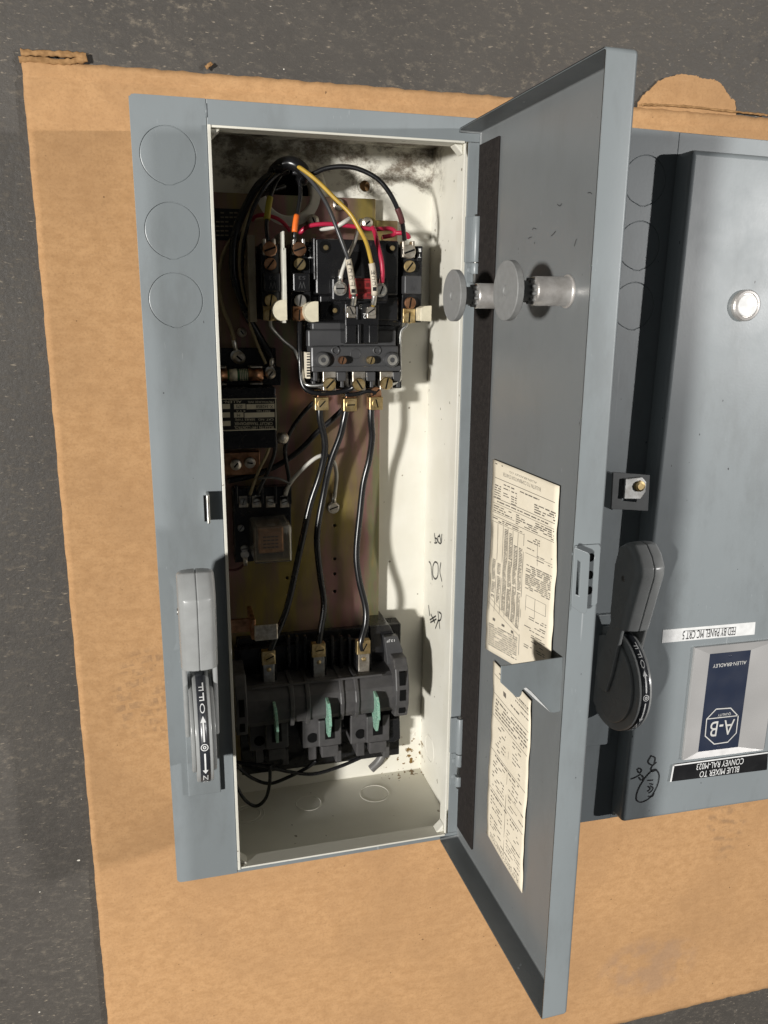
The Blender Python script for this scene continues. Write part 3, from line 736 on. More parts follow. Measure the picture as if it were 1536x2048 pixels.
# ------------------------------------------------------------------ operating handle (both cabinets)
def handle(cab, xf0, lbl, band_mat):
    xf = lambda p: xf0((p[0], p[1], p[2] + H))
    h = bpy.data.objects.new('disconnect_handle', None); COL.objects.link(h); h.parent = cab; BASE[h] = BASE[cab]; h.empty_display_size = .01
    h['label'] = lbl
    xc, cy, cz, r = .0268, .163, .025, .046
    mb = MB(xf); mb.box((xc-.0133, .0840, .0002), (xc+.0133, .215, .0045)); build('base_plate', mb, PAINT, h, bevel=.0008)
    def disc(rad, x0, x1):
        pts = []; a0 = math.asin(max(-1, -(cz-.004)/rad)) if rad > cz else -math.pi/2
        n = 44
        for i in range(n+1):
            t = a0 + (math.pi-2*a0)*i/n; pts.append((cy+rad*math.cos(t), cz+rad*math.sin(t)))
        m_ = MB(xf); m_.prism(pts, lambda u, v, w_: (x0+w_, u, v), x1-x0)
        for i in range(2, len(m_.sm)): m_.sm[i] = True
        return m_
    build('dial_disc', disc(r, xc-.0062, xc+.0062), HANDLE, h, bevel=.0008)
    build('hub', disc(.0385, xc-.0092, xc-.0063), HANDLE, h, bevel=.0006); build('hub', disc(.0385, xc+.0063, xc+.0092), HANDLE, h, bevel=.0006)
    th = lambda y: math.acos(max(-1, min(1, (y-cy)/r)))
    def arc(y, x, e=.0004): t = th(y); return Vector((x, cy+(r+e)*math.cos(t), cz+(r+e)*math.sin(t)))
    mb = MB(xf); ys = [.2085, .2065] + [.204-.0042*i for i in range(19)] + [.1235]; vs = []
    for y in ys:
        vs += [arc(y, xc-.0036), arc(y, xc+.0036), arc(y, xc+.0036, -.001), arc(y, xc-.0036, -.001)]
    fs = []
    for i in range(len(ys)-1):
        for k in range(4): fs.append((4*i+k, 4*i+(k+1) % 4, 4*i+4+(k+1) % 4, 4*i+4+k))
    fs += [(3, 2, 1, 0), tuple(range(4*len(ys)-4, 4*len(ys)))]
    mb.add(vs, fs, 0, [True]*len(fs)); band = build('label_band', mb, band_mat, h)
    tm = MB(xf)
    def ypx(t):                                # place on the rim for a row of the photograph (open cabinet)
        lo, hi = .1240, .2088
        for _ in range(40):
            m_ = (lo+hi)/2; q = arc(m_, xc); lo, hi = (m_, hi) if proj((q.x, q.y, q.z+H))[1] > t else (lo, m_)
        return lo
    for ch, t0_, t1_ in (('F', 1366, 1382), ('F', 1386, 1402), ('O', 1407, 1427), ('N', 1550, 1559), ('O', 1561, 1568)):
        ya, yb = ypx(t0_), ypx(t1_); w_ = .0018
        t0 = text_mb(ch, (1, 0, 0), (0, 0, 0), (1, 1, 0), off=(0, 0, 0), fit_h=1)
        tm.add([arc(ya+(yb-ya)*p[1], xc-w_+2*w_*p[0], .0007) for p in t0.v], t0.f)
    for ya, yb in ((ypx(1432), ypx(1484)), (ypx(1507), ypx(1547))):      # arrows: head at the far end
        up = ya > .176
        tip, tail = (ya, yb) if up else (yb, ya); s = 1 if up else -1
        tm.add([arc(tip, xc, .0007), arc(tip-s*.0042, xc-.0021, .0007), arc(tip-s*.0042, xc+.0021, .0007)], [(0, 1, 2)])
        k = 6
        for i in range(k):
            a_, b_ = tip-s*.0042+(tail-tip+s*.0042)*i/k, tip-s*.0042+(tail-tip+s*.0042)*(i+1)/k
            tm.add([arc(a_, xc-.0006, .0007), arc(a_, xc+.0006, .0007), arc(b_, xc+.0006, .0007), arc(b_, xc-.0006, .0007)], [(0, 1, 2, 3)])
    yem = ypx(1495)
    for i in range(18):
        a_, b_ = 2*math.pi*i/18, 2*math.pi*(i+1)/18; g = lambda q, rr: arc(yem+rr*math.sin(q), xc+rr*math.cos(q), .0007)
        tm.add([g(a_, .0022), g(b_, .0022), g(b_, .0028), g(a_, .0028)], [(0, 1, 2, 3)])
        tm.add([g(a_, .0006), g(b_, .0006), g(b_, .0013), g(a_, .0013)], [(0, 1, 2, 3)])
    build('lettering', tm, WHITEP, band)
    # grip in two halves with a crowned back
    top = [(.2935, .050), (.286, .0585), (.277, .0645), (.270, .0650), (.245, .0585), (.217, .0515)]
    bot = [(.2125, .030), (.225, .026), (.270, .026), (.287, .031), (.294, .040)]
    for s in (-1, 1):
        cols = [(.0001, 0), (.005, .0004), (.0095, .0018), (.0122, .0046), (.0136, .0095)]
        mb = MB(xf); vs = []; n = len(top)+len(bot)
        for dx, dz in cols:
            vs += [(xc+s*dx, y - (.35*dz if i == 0 else 0), z-dz) for i, (y, z) in enumerate(top)] + [(xc+s*dx, y - (.4*dz if i == 4 else 0), z) for i, (y, z) in enumerate(bot)]
        fs = [tuple(range(n)), tuple(reversed(range((len(cols)-1)*n, len(cols)*n)))]
        for c in range(len(cols)-1):
            for k in range(n): fs.append((c*n+k, c*n+(k+1) % n, (c+1)*n+(k+1) % n, (c+1)*n+k))
        mb.add(vs, fs, 0, True); g_ = build('grip', mb, HANDLE, h, bevel=.0014, seg=3); g_.modifiers['bevel'].angle_limit = R_(24); g_.modifiers.new('wn', 'WEIGHTED_NORMAL')
        mb = MB(xf); x0, x1 = (xc+s*.0096, xc+s*.0130)
        mb.prism([(.219, .046), (.219, .027), (.178, .012), (.160, .010), (.150, .018), (.152, .030), (.170, .036)], lambda u, v, w_: (min(x0, x1)+w_, u, v), abs(x1-x0)); build('cheek', mb, HANDLE, h, bevel=.0012)
    mb = MB(xf); mb.cyl((xc-.0142, .262, .042), (xc-.0132, .262, .042), .0025, seg=14); build('rivet', mb, STEEL, h)
    return h
handle(cabA, ident, 'grey disconnect handle set to OFF on the open cabinet', BANDM)

# ------------------------------------------------------------------ inside the open cabinet
PT = .018                                            # top of the mounting plate
def qp(px, py, z): p = Q(px, py, z); return p
def box_px(mb, x0, y0, x1, y1, zt, zb, m=0):         # box whose upper face covers these pixels
    c = [Q(x0, y0, zt), Q(x1, y0, zt), Q(x1, y1, zt), Q(x0, y1, zt)]
    xa, xb = (c[0].x+c[3].x)/2, (c[1].x+c[2].x)/2; ya, yb = (c[2].y+c[3].y)/2, (c[0].y+c[1].y)/2
    return mb.box((xa, ya, zb), (xb, yb, zt), m)
def screw(parent, px, py, z, r, mat, ang=None, hgt=.0018, name='screw', dome=False):
    p = Q(px, py, z); c = Vector((p.x, p.y, z-hgt))
    ang = random.uniform(0, math.pi) if ang is None else ang
    mb = MB(); mb.lathe(c, (0, 0, 1), [(r, 0), (r, hgt*.75), (r*.9, hgt)] + ([(r*.5, hgt*1.25)] if dome else []), 22)
    d = Vector((math.cos(ang), math.sin(ang), 0)); n_ = Vector((-d.y, d.x, 0)); tz = Vector((0, 0, z+.0001 + (hgt*.25 if dome else 0)))
    hw = r*.13; c2 = Vector((p.x, p.y, 0)) + tz
    rr = r*.86 if not dome else r*.5
    mb.add([c2-d*rr-n_*hw, c2+d*rr-n_*hw, c2+d*rr+n_*hw, c2-d*rr+n_*hw], [(0, 1, 2, 3)], 1)
    return build(name, mb, [mat, DARK], parent)

# mounting plate
mp_tl, mp_br = Q(425, 391, PT), Q(758, 1400, PT)
root = thing('mounting_plate', 'iridescent gold zinc plated mounting plate screwed to the cabinet back', 'plate', (.13, .3, .005))
xr = Q(758, 1100, PT).x
yb_, yt_ = .045, Q(700, 470, PT).y
holes = [circ(*Q(x, y, PT)[:2], .0016, 12) for x, y in ((669, 1051), (669, 1118), (669, 1148), (669, 1183), (574, 1156), (576, 1190))]
mb = MB(); mb.plate([(.012, yb_), (xr, yb_), (xr, yt_), (.012, yt_)], holes, lambda u, v, w_: (u, v, PT-.002+w_), .002)
build('plate', mb, ZINC, root, bevel=.0004)
mb = MB(); mb.box((xr-.0018, yb_, .0052), (xr-.0001, yt_, PT-.0021)); build('side_return', mb, ZINC, root)
mb = MB(); box_px(mb, 425, 391, 751, 472, .0155, .0052); build('upper_tab', mb, ZINC, root, bevel=.0005)
mb = MB(); box_px(mb, 751, 441, 795, 505, .0150, .0052); build('upper_tab', mb, ZINC, root, bevel=.0005)
for x, y in ((677, 409), (627, 441), (735, 446)): screw(root, x, y, .0205, .0052, NICKEL, hgt=.004, dome=True)
mb = MB(); box_px(mb, 414, 417, 484, 480, .0205, .0186); lb = build('rating_label', mb, LABELB, root)
mb = MB()
for k in range(6): 
    for j in range(5): 
        if random.random() < .8: box_px(mb, 432+j*9, 424+k*9, 439+j*9, 427+k*9, .0208, .0206)
build('print', mb, BEIGE, lb)

# contactor -------------------------------------------------------
ct = thing('contactor', 'black motor contactor with red coil label at the upper end of the plate', 'contactor', (.17, .50, PT))
def part(parent, name, px, mat, bevel=.0008, seg=2):
    mb = MB()
    for b_ in (px if isinstance(px[0], tuple) else [px]): box_px(mb, *b_)
    return build(name, mb, mat, parent, bevel=bevel, seg=seg)
part(ct, 'base', (612, 486, 806, 652, .050, PT+.0002), BLACK)
part(ct, 'body', (631, 479, 797, 590, .068, .0502), BLACK, .0015)
part(ct, 'body', (640, 592, 797, 641, .062, .0502), BLACK, .001)
part(ct, 'side_rib', [(627, 475, 632, 560, .069, .0502)], BLACK)
part(ct, 'recess', [(697, 503, 722, 552, .0684, .0681)], DARK, 0)
coil = part(ct, 'coil_housing', (664, 556, 777, 602, .078, .0682), BLACK, .0015)
lab = part(ct, 'coil_label', (698, 557, 754, 597, .0784, .0781), REDL, 0)
mb = MB()
for k in range(2):
    for j in range(7):
        if j not in (3,): box_px(mb, 716+j*4.4, 578+k*9, 719+j*4.4, 584+k*9, .0788, .0786)
for s in ((701, 560, 752, 561.5), (701, 594, 752, 595.5), (718, 567, 722, 573), (732, 566, 739, 574)): box_px(mb, *s, .0788, .0786)
build('print', mb, DARKRED, lab)
for x, y in ((650, 494), (783, 495), (668, 620)):
    z = .0682 if y < 600 else .0622
    p = Q(x, y, z); mb = MB(); mb.cyl((p.x, p.y, z-.0001), (p.x, p.y, z+.0002), .0048, seg=20); build('screw_well', mb, DARK, ct)
    mb = MB(); mb.lathe((p.x+.0008, p.y-.0004, z+.0002), (0, 0, 1), [(.0022, 0), (.0018, .0005)], 12); build('screw', mb, BRASS, ct)
def ring_lug(parent, px, py, z, r, ang, ln, mat=TINNED):
    p = Q(px, py, z); d = Vector((math.cos(ang), math.sin(ang), 0))
    mb = MB(); mb.lathe((p.x, p.y, z-.0022), (0, 0, 1), [(r*1.35, 0), (r*1.35, .0009)], 20)
    e = Vector((p.x, p.y, z-.0014)); mb.cyl(e+d*r*1.1, e+d*(r*1.1+ln), .0022, .0019, 12)
    return build('ring_terminal', mb, mat, parent)
ring_lug(ct, 681, 577, .0805, .0042, R_(88), .010); screw(ct, 681, 577, .0815, .0042, TINNED, 0.02)
ring_lug(ct, 762, 580, .0805, .0042, R_(85), .008); screw(ct, 763, 580, .0815, .0042, TINNED, 1.2)
# auxiliary contact with terminals 2 and 3
aux = part(ct, 'auxiliary_contact', [(690, 606, 758, 688, .076, .0502)], BLACK, .001)
part(ct, 'contact_rib', [(692, 650, 712, 686, .0785, .0762), (716, 648, 722, 688, .0795, .0762), (738, 650, 756, 686, .0785, .0762), (713, 604, 717, 640, .080, .0762)], BLACK, .0006)
for x, y, a in ((703, 621, -1.1), (743, 622, .6)):
    part(ct, 'terminal_clip', (x-9, y-8, x+9, y+15, .0785, .0763), NICKEL, .0006); screw(ct, x, y, .081, .0038, NICKEL, a, hgt=.0024)
mb = text_mb('3', Q(724, 609, .0763), Q(718, 609, .0763), Q(724, 618, .0763)); text_mb('2', Q(732, 627, .0763), Q(726, 627, .0763), Q(732, 637, .0763), mb=mb); build('lettering', mb, WHITEP, aux)

# three heater columns
def heater(x, yo, dx, top_lug_mat, mats):
    part(ct, 'pole_block', [(x-18+dx, 487+yo, x+22+dx, 640+yo, .060, PT+.0002)], BLACK, .0008)
    c = part(ct, 'heater_element', (x-13+dx, 546+yo, x+21+dx, 583+yo, .071, .0602), DGREY if x > 700 else BLACK, .001)
    p00 = Q(x+12+dx, 563+yo, .0712); mb = text_mb('W', p00, Q(x-2+dx, 563+yo, .0712), Q(x+12+dx, 577+yo, .0712)); text_mb('53', Q(x+12+dx, 552+yo, .0712), Q(x-2+dx, 552+yo, .0712), Q(x+12+dx, 559+yo, .0712), mb=mb)
    build('lettering', mb, DGREY, c)
    part(ct, 'terminal_clip', [(x-13, 477+yo, x-7, 490+yo, .069, .0605), (x+6, 477+yo, x+12, 490+yo, .069, .0605), (x-13, 488+yo, x+12, 510+yo, .0675, .0602)], mats[0], .0006)
    screw(ct, x+1, 498+yo, .0700, .0056, mats[1], .35, hgt=.0022); screw(ct, x+2, 528+yo, .0665, .0050, mats[2], .9, hgt=.0022)
    screw(ct, x+3, 601+yo, .0665, .0050, mats[3], 1.4, hgt=.0022); part(ct, 'terminal_clip', (x-12, 612+yo, x+13, 641+yo, .0635, .0602), mats[4], .0005)
    screw(ct, x+1, 630+yo, .0665, .0050, mats[4], 1.5, hgt=.0022)
heater(539, 0, 1, NICKEL, [NICKEL, COPPER, COPPER, BRASS, BRASS]); heater(598, 0, 1, NICKEL, [TINNED, COPPER, BRASS, TINNED, COPPER]); heater(818, 5, 4, NICKEL, [NICKEL, NICKEL, BRASS, COPPER, BRASS])
lp = part(ct, 'terminal_tag', (613, 490, 627, 518, .060, .0505), BLACK, .0005); lq = part(ct, 'terminal_tag', (834, 492, 845, 523, .0643, .0505), BLACK, .0005)
mb = text_mb('T', Q(624, 509, .0602), Q(616, 509, .0602), Q(624, 516, .0602)); text_mb('2', Q(624, 495, .0602), Q(616, 495, .0602), Q(624, 503, .0602), mb=mb); build('lettering', mb, WHITEP, lp)
mb = text_mb('T', Q(842, 508, .0645), Q(836, 508, .0645), Q(842, 515, .0645)); text_mb('1', Q(842, 497, .0645), Q(836, 497, .0645), Q(842, 504, .0645), mb=mb); build('lettering', mb, WHITEP, lq)

part(ct, 'arc_barrier', [(565, 462, 569, 500, .078, .03), (566, 496, 573, 605, .078, .03), (567, 603, 572, 646, .078, .03)], IVORY, .0003)
part(ct, 'arc_barrier', [(497, 470, 512, 644, .058, .022)], BEIGE, .0005)
def half_disc(cx, cy, r0):
    p = Q(cx, cy, .079); s = .0135*r0; pts = [(p.x+.0045, p.y-s*.55)] + [(p.x+.0045, p.y+s*.62)] + [(p.x+.0015-s*.62*math.sin(t*math.pi/10), p.y+s*.62*math.cos(t*math.pi/10)) for t in range(0, 10)] + [(p.x-.001, p.y-s*.6)]
    mb = MB(); mb.prism(pts, lambda u, v, w_: (u, v, .062+w_), .017); build('reset_tab', mb, CREAM, ct, bevel=.0005)
half_disc(563, 621, 1.0); half_disc(626, 624, 1.0)
mb = MB(); mb.prism([tuple(Q(x, y, .078)[:2]) for x, y in ((841, 616), (850, 612), (864, 611), (863, 643), (841, 642))], lambda u, v, w_: (u, v, .064+w_), .014); build('reset_tab', mb, CREAM, ct, bevel=.0006)

# overload relay -----------------------------------------------------
ol_ = thing('overload_relay', 'dark grey overload relay with three brass lugs below the contactor', 'relay', (.17, .43, PT))
part(ol_, 'base', (612, 650, 804, 778, .045, PT+.0002), BLACK)
part(ol_, 'upper_cover', [(616, 660, 792, 694, .058, .0452), (624, 645, 690, 660, .056, .0452)], DGREY, .0012)
part(ol_, 'cover', [(622, 692, 797, 736, .0655, .0452)], DGREY, .0016)
part(ol_, 'ledge', [(624, 732, 802, 743, .0665, .0452)], DGREY, .0008)
part(ol_, 'barcode_label', [(613, 705, 620, 757, .062, .0455)], PAPER, 0)
mb = MB(); 
for k in range(9): box_px(mb, 613.5, 707+k*5.4, 619.5, 709+k*5.4+random.uniform(0, 1.5), .0624, .0622)
build('barcode', mb, INK, ol_)
for x in (647, 785):
    p = Q(x, 720, .071); mb = MB(); mb.lathe((p.x, p.y, .0655), (0, 0, 1), [(.0068, 0), (.0062, .0045), (.0052, .0055), (.0046, .0055)], 28); build('boss', mb, DGREY, ol_)
    mb = MB(); mb.lathe((p.x, p.y, .0655), (0, 0, 1), [(.0045, .004), (.0045, .0058), (.0022, .0058), (.0018, .004)], 24); build('ferrule', mb, TINNED, ol_)
for x, m_ in ((686, COPPER), (743, BRASS)):
    screw(ol_, x, 721, .0735, .0034, m_, 1.3, hgt=.006)
for x in (671, 754):
    p = Q(x, 701, .0660); build('pip', ring_mb(p, (0, 0, 1), .0030, .0009), DGREY, ol_)
p = Q(711, 708, .0657); build('emblem', ring_mb(p, (0, 0, 1), .0042, .0003), DGREY, ol_)
for x in (627, 684, 743, 796):
    part(ol_, 'barrier', [(x-10 if x > 630 else x, 744, x+8 if x < 790 else x+5, 762, .060, .0452), (x-3, 762, x+4, 775, .058, .0452)], DGREY, .0006)
for i, (x, y, a) in enumerate(((660, 769, .8), (719, 769, -1.0), (774, 767, 1.35))):
    part(ol_, 'terminal_plate', [(x-14, 743, x+12, y+12, .0575, .0452)], NICKEL, .0005)
    screw(ol_, x, y, .0635, .0055, BRASS, a, hgt=.004)
for x, y, a in ((644, 808, .8), (701, 810, .02), (753, 807, -1.3)):
    lg = part(ol_, 'lug', [(x-14, y-13, x+13, y+13, .058, .047)], BRASS, .0006)
    screw(lg, x+1, y, .0588, .0043, BRASS, a, hgt=.0012)
    part(ol_, 'lug_strap', [(x-9, y-22, x+10, y-10, .0515, .0495)], COPPER, .0004)
screw(ol_, 752, 785, .056, .0048, COPPER, .7, hgt=.0022)

# disconnect switch ------------------------------------------------------
ds = thing('disconnect_switch', 'dark grey rotary blade disconnect switch with three green blades', 'switch', (.16, .12, .005))
zt_ = .080
part(ds, 'base', [(478, 1262, 800, 1530, .024, .0055)], BLACK, .001)
part(ds, 'rear_block', [(470, 1285, 795, 1372, .034, .0242)], BLACK, .001)
for x in (575, 592, 608, 662, 680, 697): part(ds, 'fin', (x, 1274, x+6, 1340, .041, .0342), BLACK, .0006)
def poly_px(name, pp, zt, zb, mat, bevel=.001, parent=None):
    mb = MB(); mb.prism([tuple(Q(x, y, zt)[:2]) for x, y in pp][::-1], lambda u, v, w_: (u, v, zb+w_), zt-zb); return build(name, mb, mat, parent or ds, bevel=bevel)
poly_px('end_block', [(738,1252),(779,1250),(795,1280),(798,1300),(770,1306),(742,1306)], .046, .0055, BLACK)
poly_px('end_block', [(768,1275),(795,1272),(806,1300),(806,1325),(775,1330)], .054, .0462, DGREY)
mb = text_mb('12.JF', Q(789, 1277, .0543), Q(773, 1279, .0543), Q(789, 1283, .0543)); build('lettering', mb, WHITEP, ds)
# main barrel: a rounded cover stretching across the poles
xA, xB = Q(490, 1400, zt_).x, Q(797, 1400, zt_).x
y_hi = Q(720, 1356, .066).y; y_lo = Q(720, 1436, .070).y
prof = [(y_hi, .030), (y_hi, .058), (y_hi-.002, .063), (y_hi-.010, .070), (y_hi-.020, .0725), (y_lo+.008, .0705), (y_lo+.002, .066), (y_lo, .060), (y_lo, .030)]
mb = MB(); mb.prism(prof, lambda u, v, w_: (xA+w_, u, v), xB-xA)
build('barrel', mb, DGREY2, ds, bevel=.0012)
prof2 = [(y, z + (.0022 if z > .05 else 0)) for y, z in prof]; prof2 = [(y+(.0015 if i < 3 else (-.0025 if i > 5 else 0)), z) for i, (y, z) in enumerate(prof2)]
for px in (585, 617, 685, 715):
    x = Q(px, 1395, .073).x; mb = MB(); mb.prism(prof2, lambda u, v, w_: (x-.0020+w_, u, v), .0040); build('barrel_rib', mb, DGREY2, ds, bevel=.0008)
mb = MB(); mb.box((xA+.008, y_hi-.001, .0632), (xB-.012, y_hi+.0012, .0650)); build('barrel_edge', mb, DGREY2, ds, bevel=.0004)
# slotted end cheeks
def cheek(px0, px1, slots, mat):
    x0, x1 = Q(px0, 1390, .074).x, Q(px1, 1390, .074).x
    pf = [(y_hi+.016, .030), (y_hi+.016, .066), (y_hi+.008, .073), (y_hi-.012, .0772), (y_lo+.012, .0765), (y_lo-.002, .072), (y_lo-.004, .060), (y_lo-.004, .030)]
    mb = MB(); mb.prism(pf, lambda u, v, w_: (x0+w_, u, v), x1-x0); c = build('end_cheek', mb, mat, ds, bevel=.0012)
    for ya, yb, z in slots:
        mb = MB(); mb.prism([(ya, z+.0004), (yb, z+.0004), (yb, z-.004), (ya, z-.004)], lambda u, v, w_: (x0+(x1-x0)*.28+w_, u, v), (x1-x0)*.44); build('slot', mb, DARK, c)
cheek(790, 817, [(y_hi+.0060, y_hi-.0075, .0760), (y_hi-.0115, y_hi-.0225, .0772), (y_lo+.0085, y_lo+.0030, .0755)], DGREY2)
cheek(470, 494, [(y_hi-.004, y_hi-.020, .0772), (y_lo+.012, y_lo+.004, .0765)], DGREY2)
# poles: jaw block, blade, lug
for i, (bx, by0, by1, lx, ly) in enumerate(((551, 1418, 1482, 538, 1318), (657, 1409, 1470, 638, 1303), (753, 1396, 1458, 728, 1297))):
    dy = (0, -6, -14)[i]
    part(ds, 'jaw_block', [(bx-52, 1442+dy, bx+8, 1500+dy, .052, .0242), (bx-20, 1446+dy, bx+26, 1498+dy, .062, .0522)], DGREY2, .0012)
    part(ds, 'jaw_foot', [(bx-40, 1495+dy, bx-24, 1526+dy, .046, .006), (bx-14, 1498+dy, bx+20, 1520+dy, .050, .0242), (bx+14, 1500+dy, bx+26, 1530+dy, .040, .006)], DGREY2, .0008)
    part(ds, 'jaw_slot', [(bx-7, 1440+dy, bx+12, 1484+dy, .0626, .0610)], DARK, 0)
    p = Q(bx-32, 1482+dy, .0525); mb = MB(); mb.cyl((p.x, p.y, .0515), (p.x, p.y, .0527), .0050, seg=22); build('mounting_hole', mb, DARK, ds)
    # green blade: thin plate on edge, bent outline
    x = Q(bx, 1440, .078).x; ya, yb = Q(bx, by0, .083).y, Q(bx, by1, .068).y; ym = ya+(yb-ya)*.55
    mb = MB(); mb.prism([(ya+.0015, .066), (ya, .0815), (ya-.006, .0850), (ym, .0840), (ym-.004, .0795), (yb, .0720), (yb-.001, .060), (ya-.004, .060)], lambda u, v, w_: (x-.0014+w_+(u-ya)*-.055, u, v), .0024); build('blade', mb, GREENB, ds, bevel=.0002, seg=1)
    part(ds, 'terminal_strap', [(lx-11, ly-2, lx+11, ly+58, .0545, .052)], NICKEL if i == 2 else STEEL, .0005)
    part(ds, 'strap_support', [(lx-15, ly-4, lx+15, ly+54, .0518, .0342)], BLACK, .0006)
    lg = part(ds, 'lug', [(lx-14, ly-15, lx+13, ly+12, .062, .0547)], BRASS, .0006); screw(lg, lx+2, ly-2, .0628, .0046, BRASS, (.4, .1, 1.1)[i], hgt=.0012)
    p = Q(lx, ly+22, .0550); mb = MB(); mb.lathe((p.x, p.y, .0545), (0, 0, 1), [(.0022, 0), (.0018, .0008), (0, .0012)], 14); build('rivet', mb, BRASS, ds)
poly_px('end_block', [(775,1440),(800,1436),(801,1478),(788,1485),(775,1484)], .056, .006, BLACK)

# control transformer, fuse block, relay ------------------------------------------------------
tr = thing('control_transformer', 'black control circuit transformer with nameplate beside the cabinet lip', 'transformer', (.10, .37, PT))
part(tr, 'core', (415, 776, 553, 898, .058, PT+.0002), BLACK, .001)
npl = part(tr, 'nameplate', (430, 797, 554, 861, .0588, .0582), LABELB, 0)
mb = MB()
for s in ((430, 797, 553, 798.5), (551, 797, 553, 861), (430, 859, 553, 861), (493, 808, 549, 818), (468, 808, 491, 818), (445, 808, 460, 818), (489, 825, 549, 835), (468, 825, 487, 835), (445, 825, 460, 835), (445, 842, 461, 852)): box_px(mb, *s, .0593, .0590)
build('plate_panels', mb, CREAM, npl)
def tq(s, x0, x1, y0, y1, z, mb=None): return text_mb(s, Q(x1, y0, z), Q(x0, y0, z), Q(x1, y1, z), mb=mb)
mb = tq('ALLEN-', 447, 483, 801, 806, .0594); tq('MILWAUKEE WIS.', 495, 547, 802, 806, .0594, mb); tq('PART NO.', 512, 540, 820, 824, .0594, mb); tq('K V A', 472, 490, 820, 824, .0594, mb); tq('CAT. NO.  SERIES TYPE', 470, 547, 837, 841, .0594, mb); tq('CIRCUIT TRANSFORMER', 469, 545, 844, 850, .0594, mb); tq('BULLETIN 1497 CONTROL', 468, 547, 852, 858, .0594, mb)
build('lettering', mb, CREAM, npl)
for a_ in (('X-342858', 512, 546, 810, 816), ('.075', 472, 486, 810, 816), ('M', 474, 480, 827, 833)): build('lettering', tq(*a_, .0597), INK, npl)
part(tr, 'terminal_board', (440, 905, 520, 950, .030, PT+.0002), COPPER, .0005)
for x, y in ((472, 930), (500, 926)): screw(tr, x, y, .036, .0050, NICKEL, hgt=.003, dome=True)
p = Q(562, 888, .050); mb = MB(); mb.lathe((p.x-.001, p.y-.002, .020), (.1, .25, 1), [(.0030, 0), (.0030, .027), (.0055, .027), (.0050, .031), (.0025, .0335), (0, .034)], 18); build('bolt', mb, NICKEL, tr)
fb = thing('fuse_block', 'black fuse holder with green banded cartridge fuse above the transformer', 'fuse holder', (.09, .42, PT))
part(fb, 'base', [(415, 735, 562, 772, .034, PT+.0002), (415, 696, 552, 736, .026, PT+.0002)], BLACK, .0008)
y0 = Q(490, 750, .042).y; xs = [Q(px, 750, .042).x for px in (425, 456, 502, 524)]
fu = MB(); fu.cyl((xs[0], y0, .041), (xs[3], y0, .041), .0050, seg=20); fuse = build('fuse', fu, GREENF, fb)
mb = MB(); mb.cyl((Q(458, 750, .042).x, y0, .041), (Q(474, 750, .042).x, y0, .041), .0052, seg=20); build('paper_band', mb, CREAM, fuse)
mb = MB()
for k in range(6): mb.cyl((Q(480+k*3.4, 750, .046).x, y0, .041), (Q(481.4+k*3.4, 750, .046).x, y0, .041), .0052, seg=20)
build('print', mb, CREAM, fuse)
for px in (440, 512):
    x = Q(px, 750, .046).x; mb = MB(); mb.cyl((x-.0062, y0, .041), (x+.0062, y0, .041), .0056, seg=20); build('end_cap', mb, COPPER, fuse)
    for s in (-1, 1):
        mb = MB(); mb.prism([(-.0060, .0342), (.0060, .0342), (.0052, .0475), (.0040, .049), (-.0040, .049), (-.0052, .0475)], lambda u, v, w_: (x+u, y0+s*.0064+w_, v), s*.0012); build('clip', mb, NICKEL, fb)
screw(fb, 541, 747, .0445, .0050, NICKEL, .9, hgt=.009, dome=True); ring_lug(fb, 541, 742, .046, .0030, R_(80), .008)
screw(fb, 478, 716, .034, .0058, NICKEL, 2.4, hgt=.006, dome=True); ring_lug(fb, 474, 712, .034, .0040, R_(100), .014)
screw(fb, 484, 665, .030, .0042, NICKEL, 2.2, hgt=.004, dome=True)
rl = thing('plug_in_relay', 'small plug in relay in a clear yellowed cover on a black socket', 'relay', (.10, .26, PT))
part(rl, 'socket', [(467, 975, 583, 1122, .030, PT+.0002)], BLACK, .001)
part(rl, 'socket_rib', [(x, 972, x+6, 1008, .036, .0302) for x in (470, 495, 521, 548, 577)], BLACK, .0005)
for x in (487, 513, 541, 569):
    part(rl, 'terminal_clip', (x-9, 992, x+9, 1015, .0322, .0304), NICKEL, .0004); screw(rl, x, 1004, .0345, .0032, STEEL, hgt=.0022)
ring_lug(rl, 568, 998, .0335, .0024, R_(75), .006); ring_lug(rl, 516, 996, .0335, .0024, R_(85), .006)
screw(rl, 489, 1098, .033, .0034, STEEL, hgt=.0028); ring_lug(rl, 490, 1110, .033, .0028, R_(-88), .007)
screw(rl, 482, 1057, .033, .003, STEEL, hgt=.0028)
c0 = Q(507, 1055, .070); c1 = Q(585, 1124, .070)
mb = MB(); mb.box((c0.x, c1.y, .0305), (c1.x, c0.y, .070)); build('clear_cover', mb, CLEAR, rl, bevel=.0022, seg=3, solid=.0012)
mb = MB(); mb.box((c0.x+.005, c1.y+.006, .031), (c1.x-.006, c0.y-.004, .058)); coil_ = build('coil', mb, COPPER, rl, bevel=.001)
mb = MB(); mb.box((c0.x+.007, c1.y+.010, .0582), (c1.x-.008, c0.y-.008, .0590)); build('armature', mb, simple('relay_label', (.34, .17, .10), .6), rl)
mb = MB(); 
for k in range(4):
    for j in range(4): mb.box((c0.x+.009+j*.0035, c1.y+.011+k*.0032, .0592), (c0.x+.0118+j*.0035, c1.y+.0122+k*.0032, .0594))
build('print', mb, INK, rl)
# bracket of the handle mechanism
bk = thing('operating_bracket', 'copper plated linkage bracket with bright bent tab beside the disconnect switch', 'bracket', (.08, .18, .02))
part(bk, 'arm', (440, 1240, 505, 1266, .060, .056), COPPER, .0008); part(bk, 'bent_tab', (509, 1250, 556, 1281, .073, .071), NICKEL, .0012)
part(bk, 'web', (503, 1240, 512, 1280, .071, .034), COPPER, .0008)

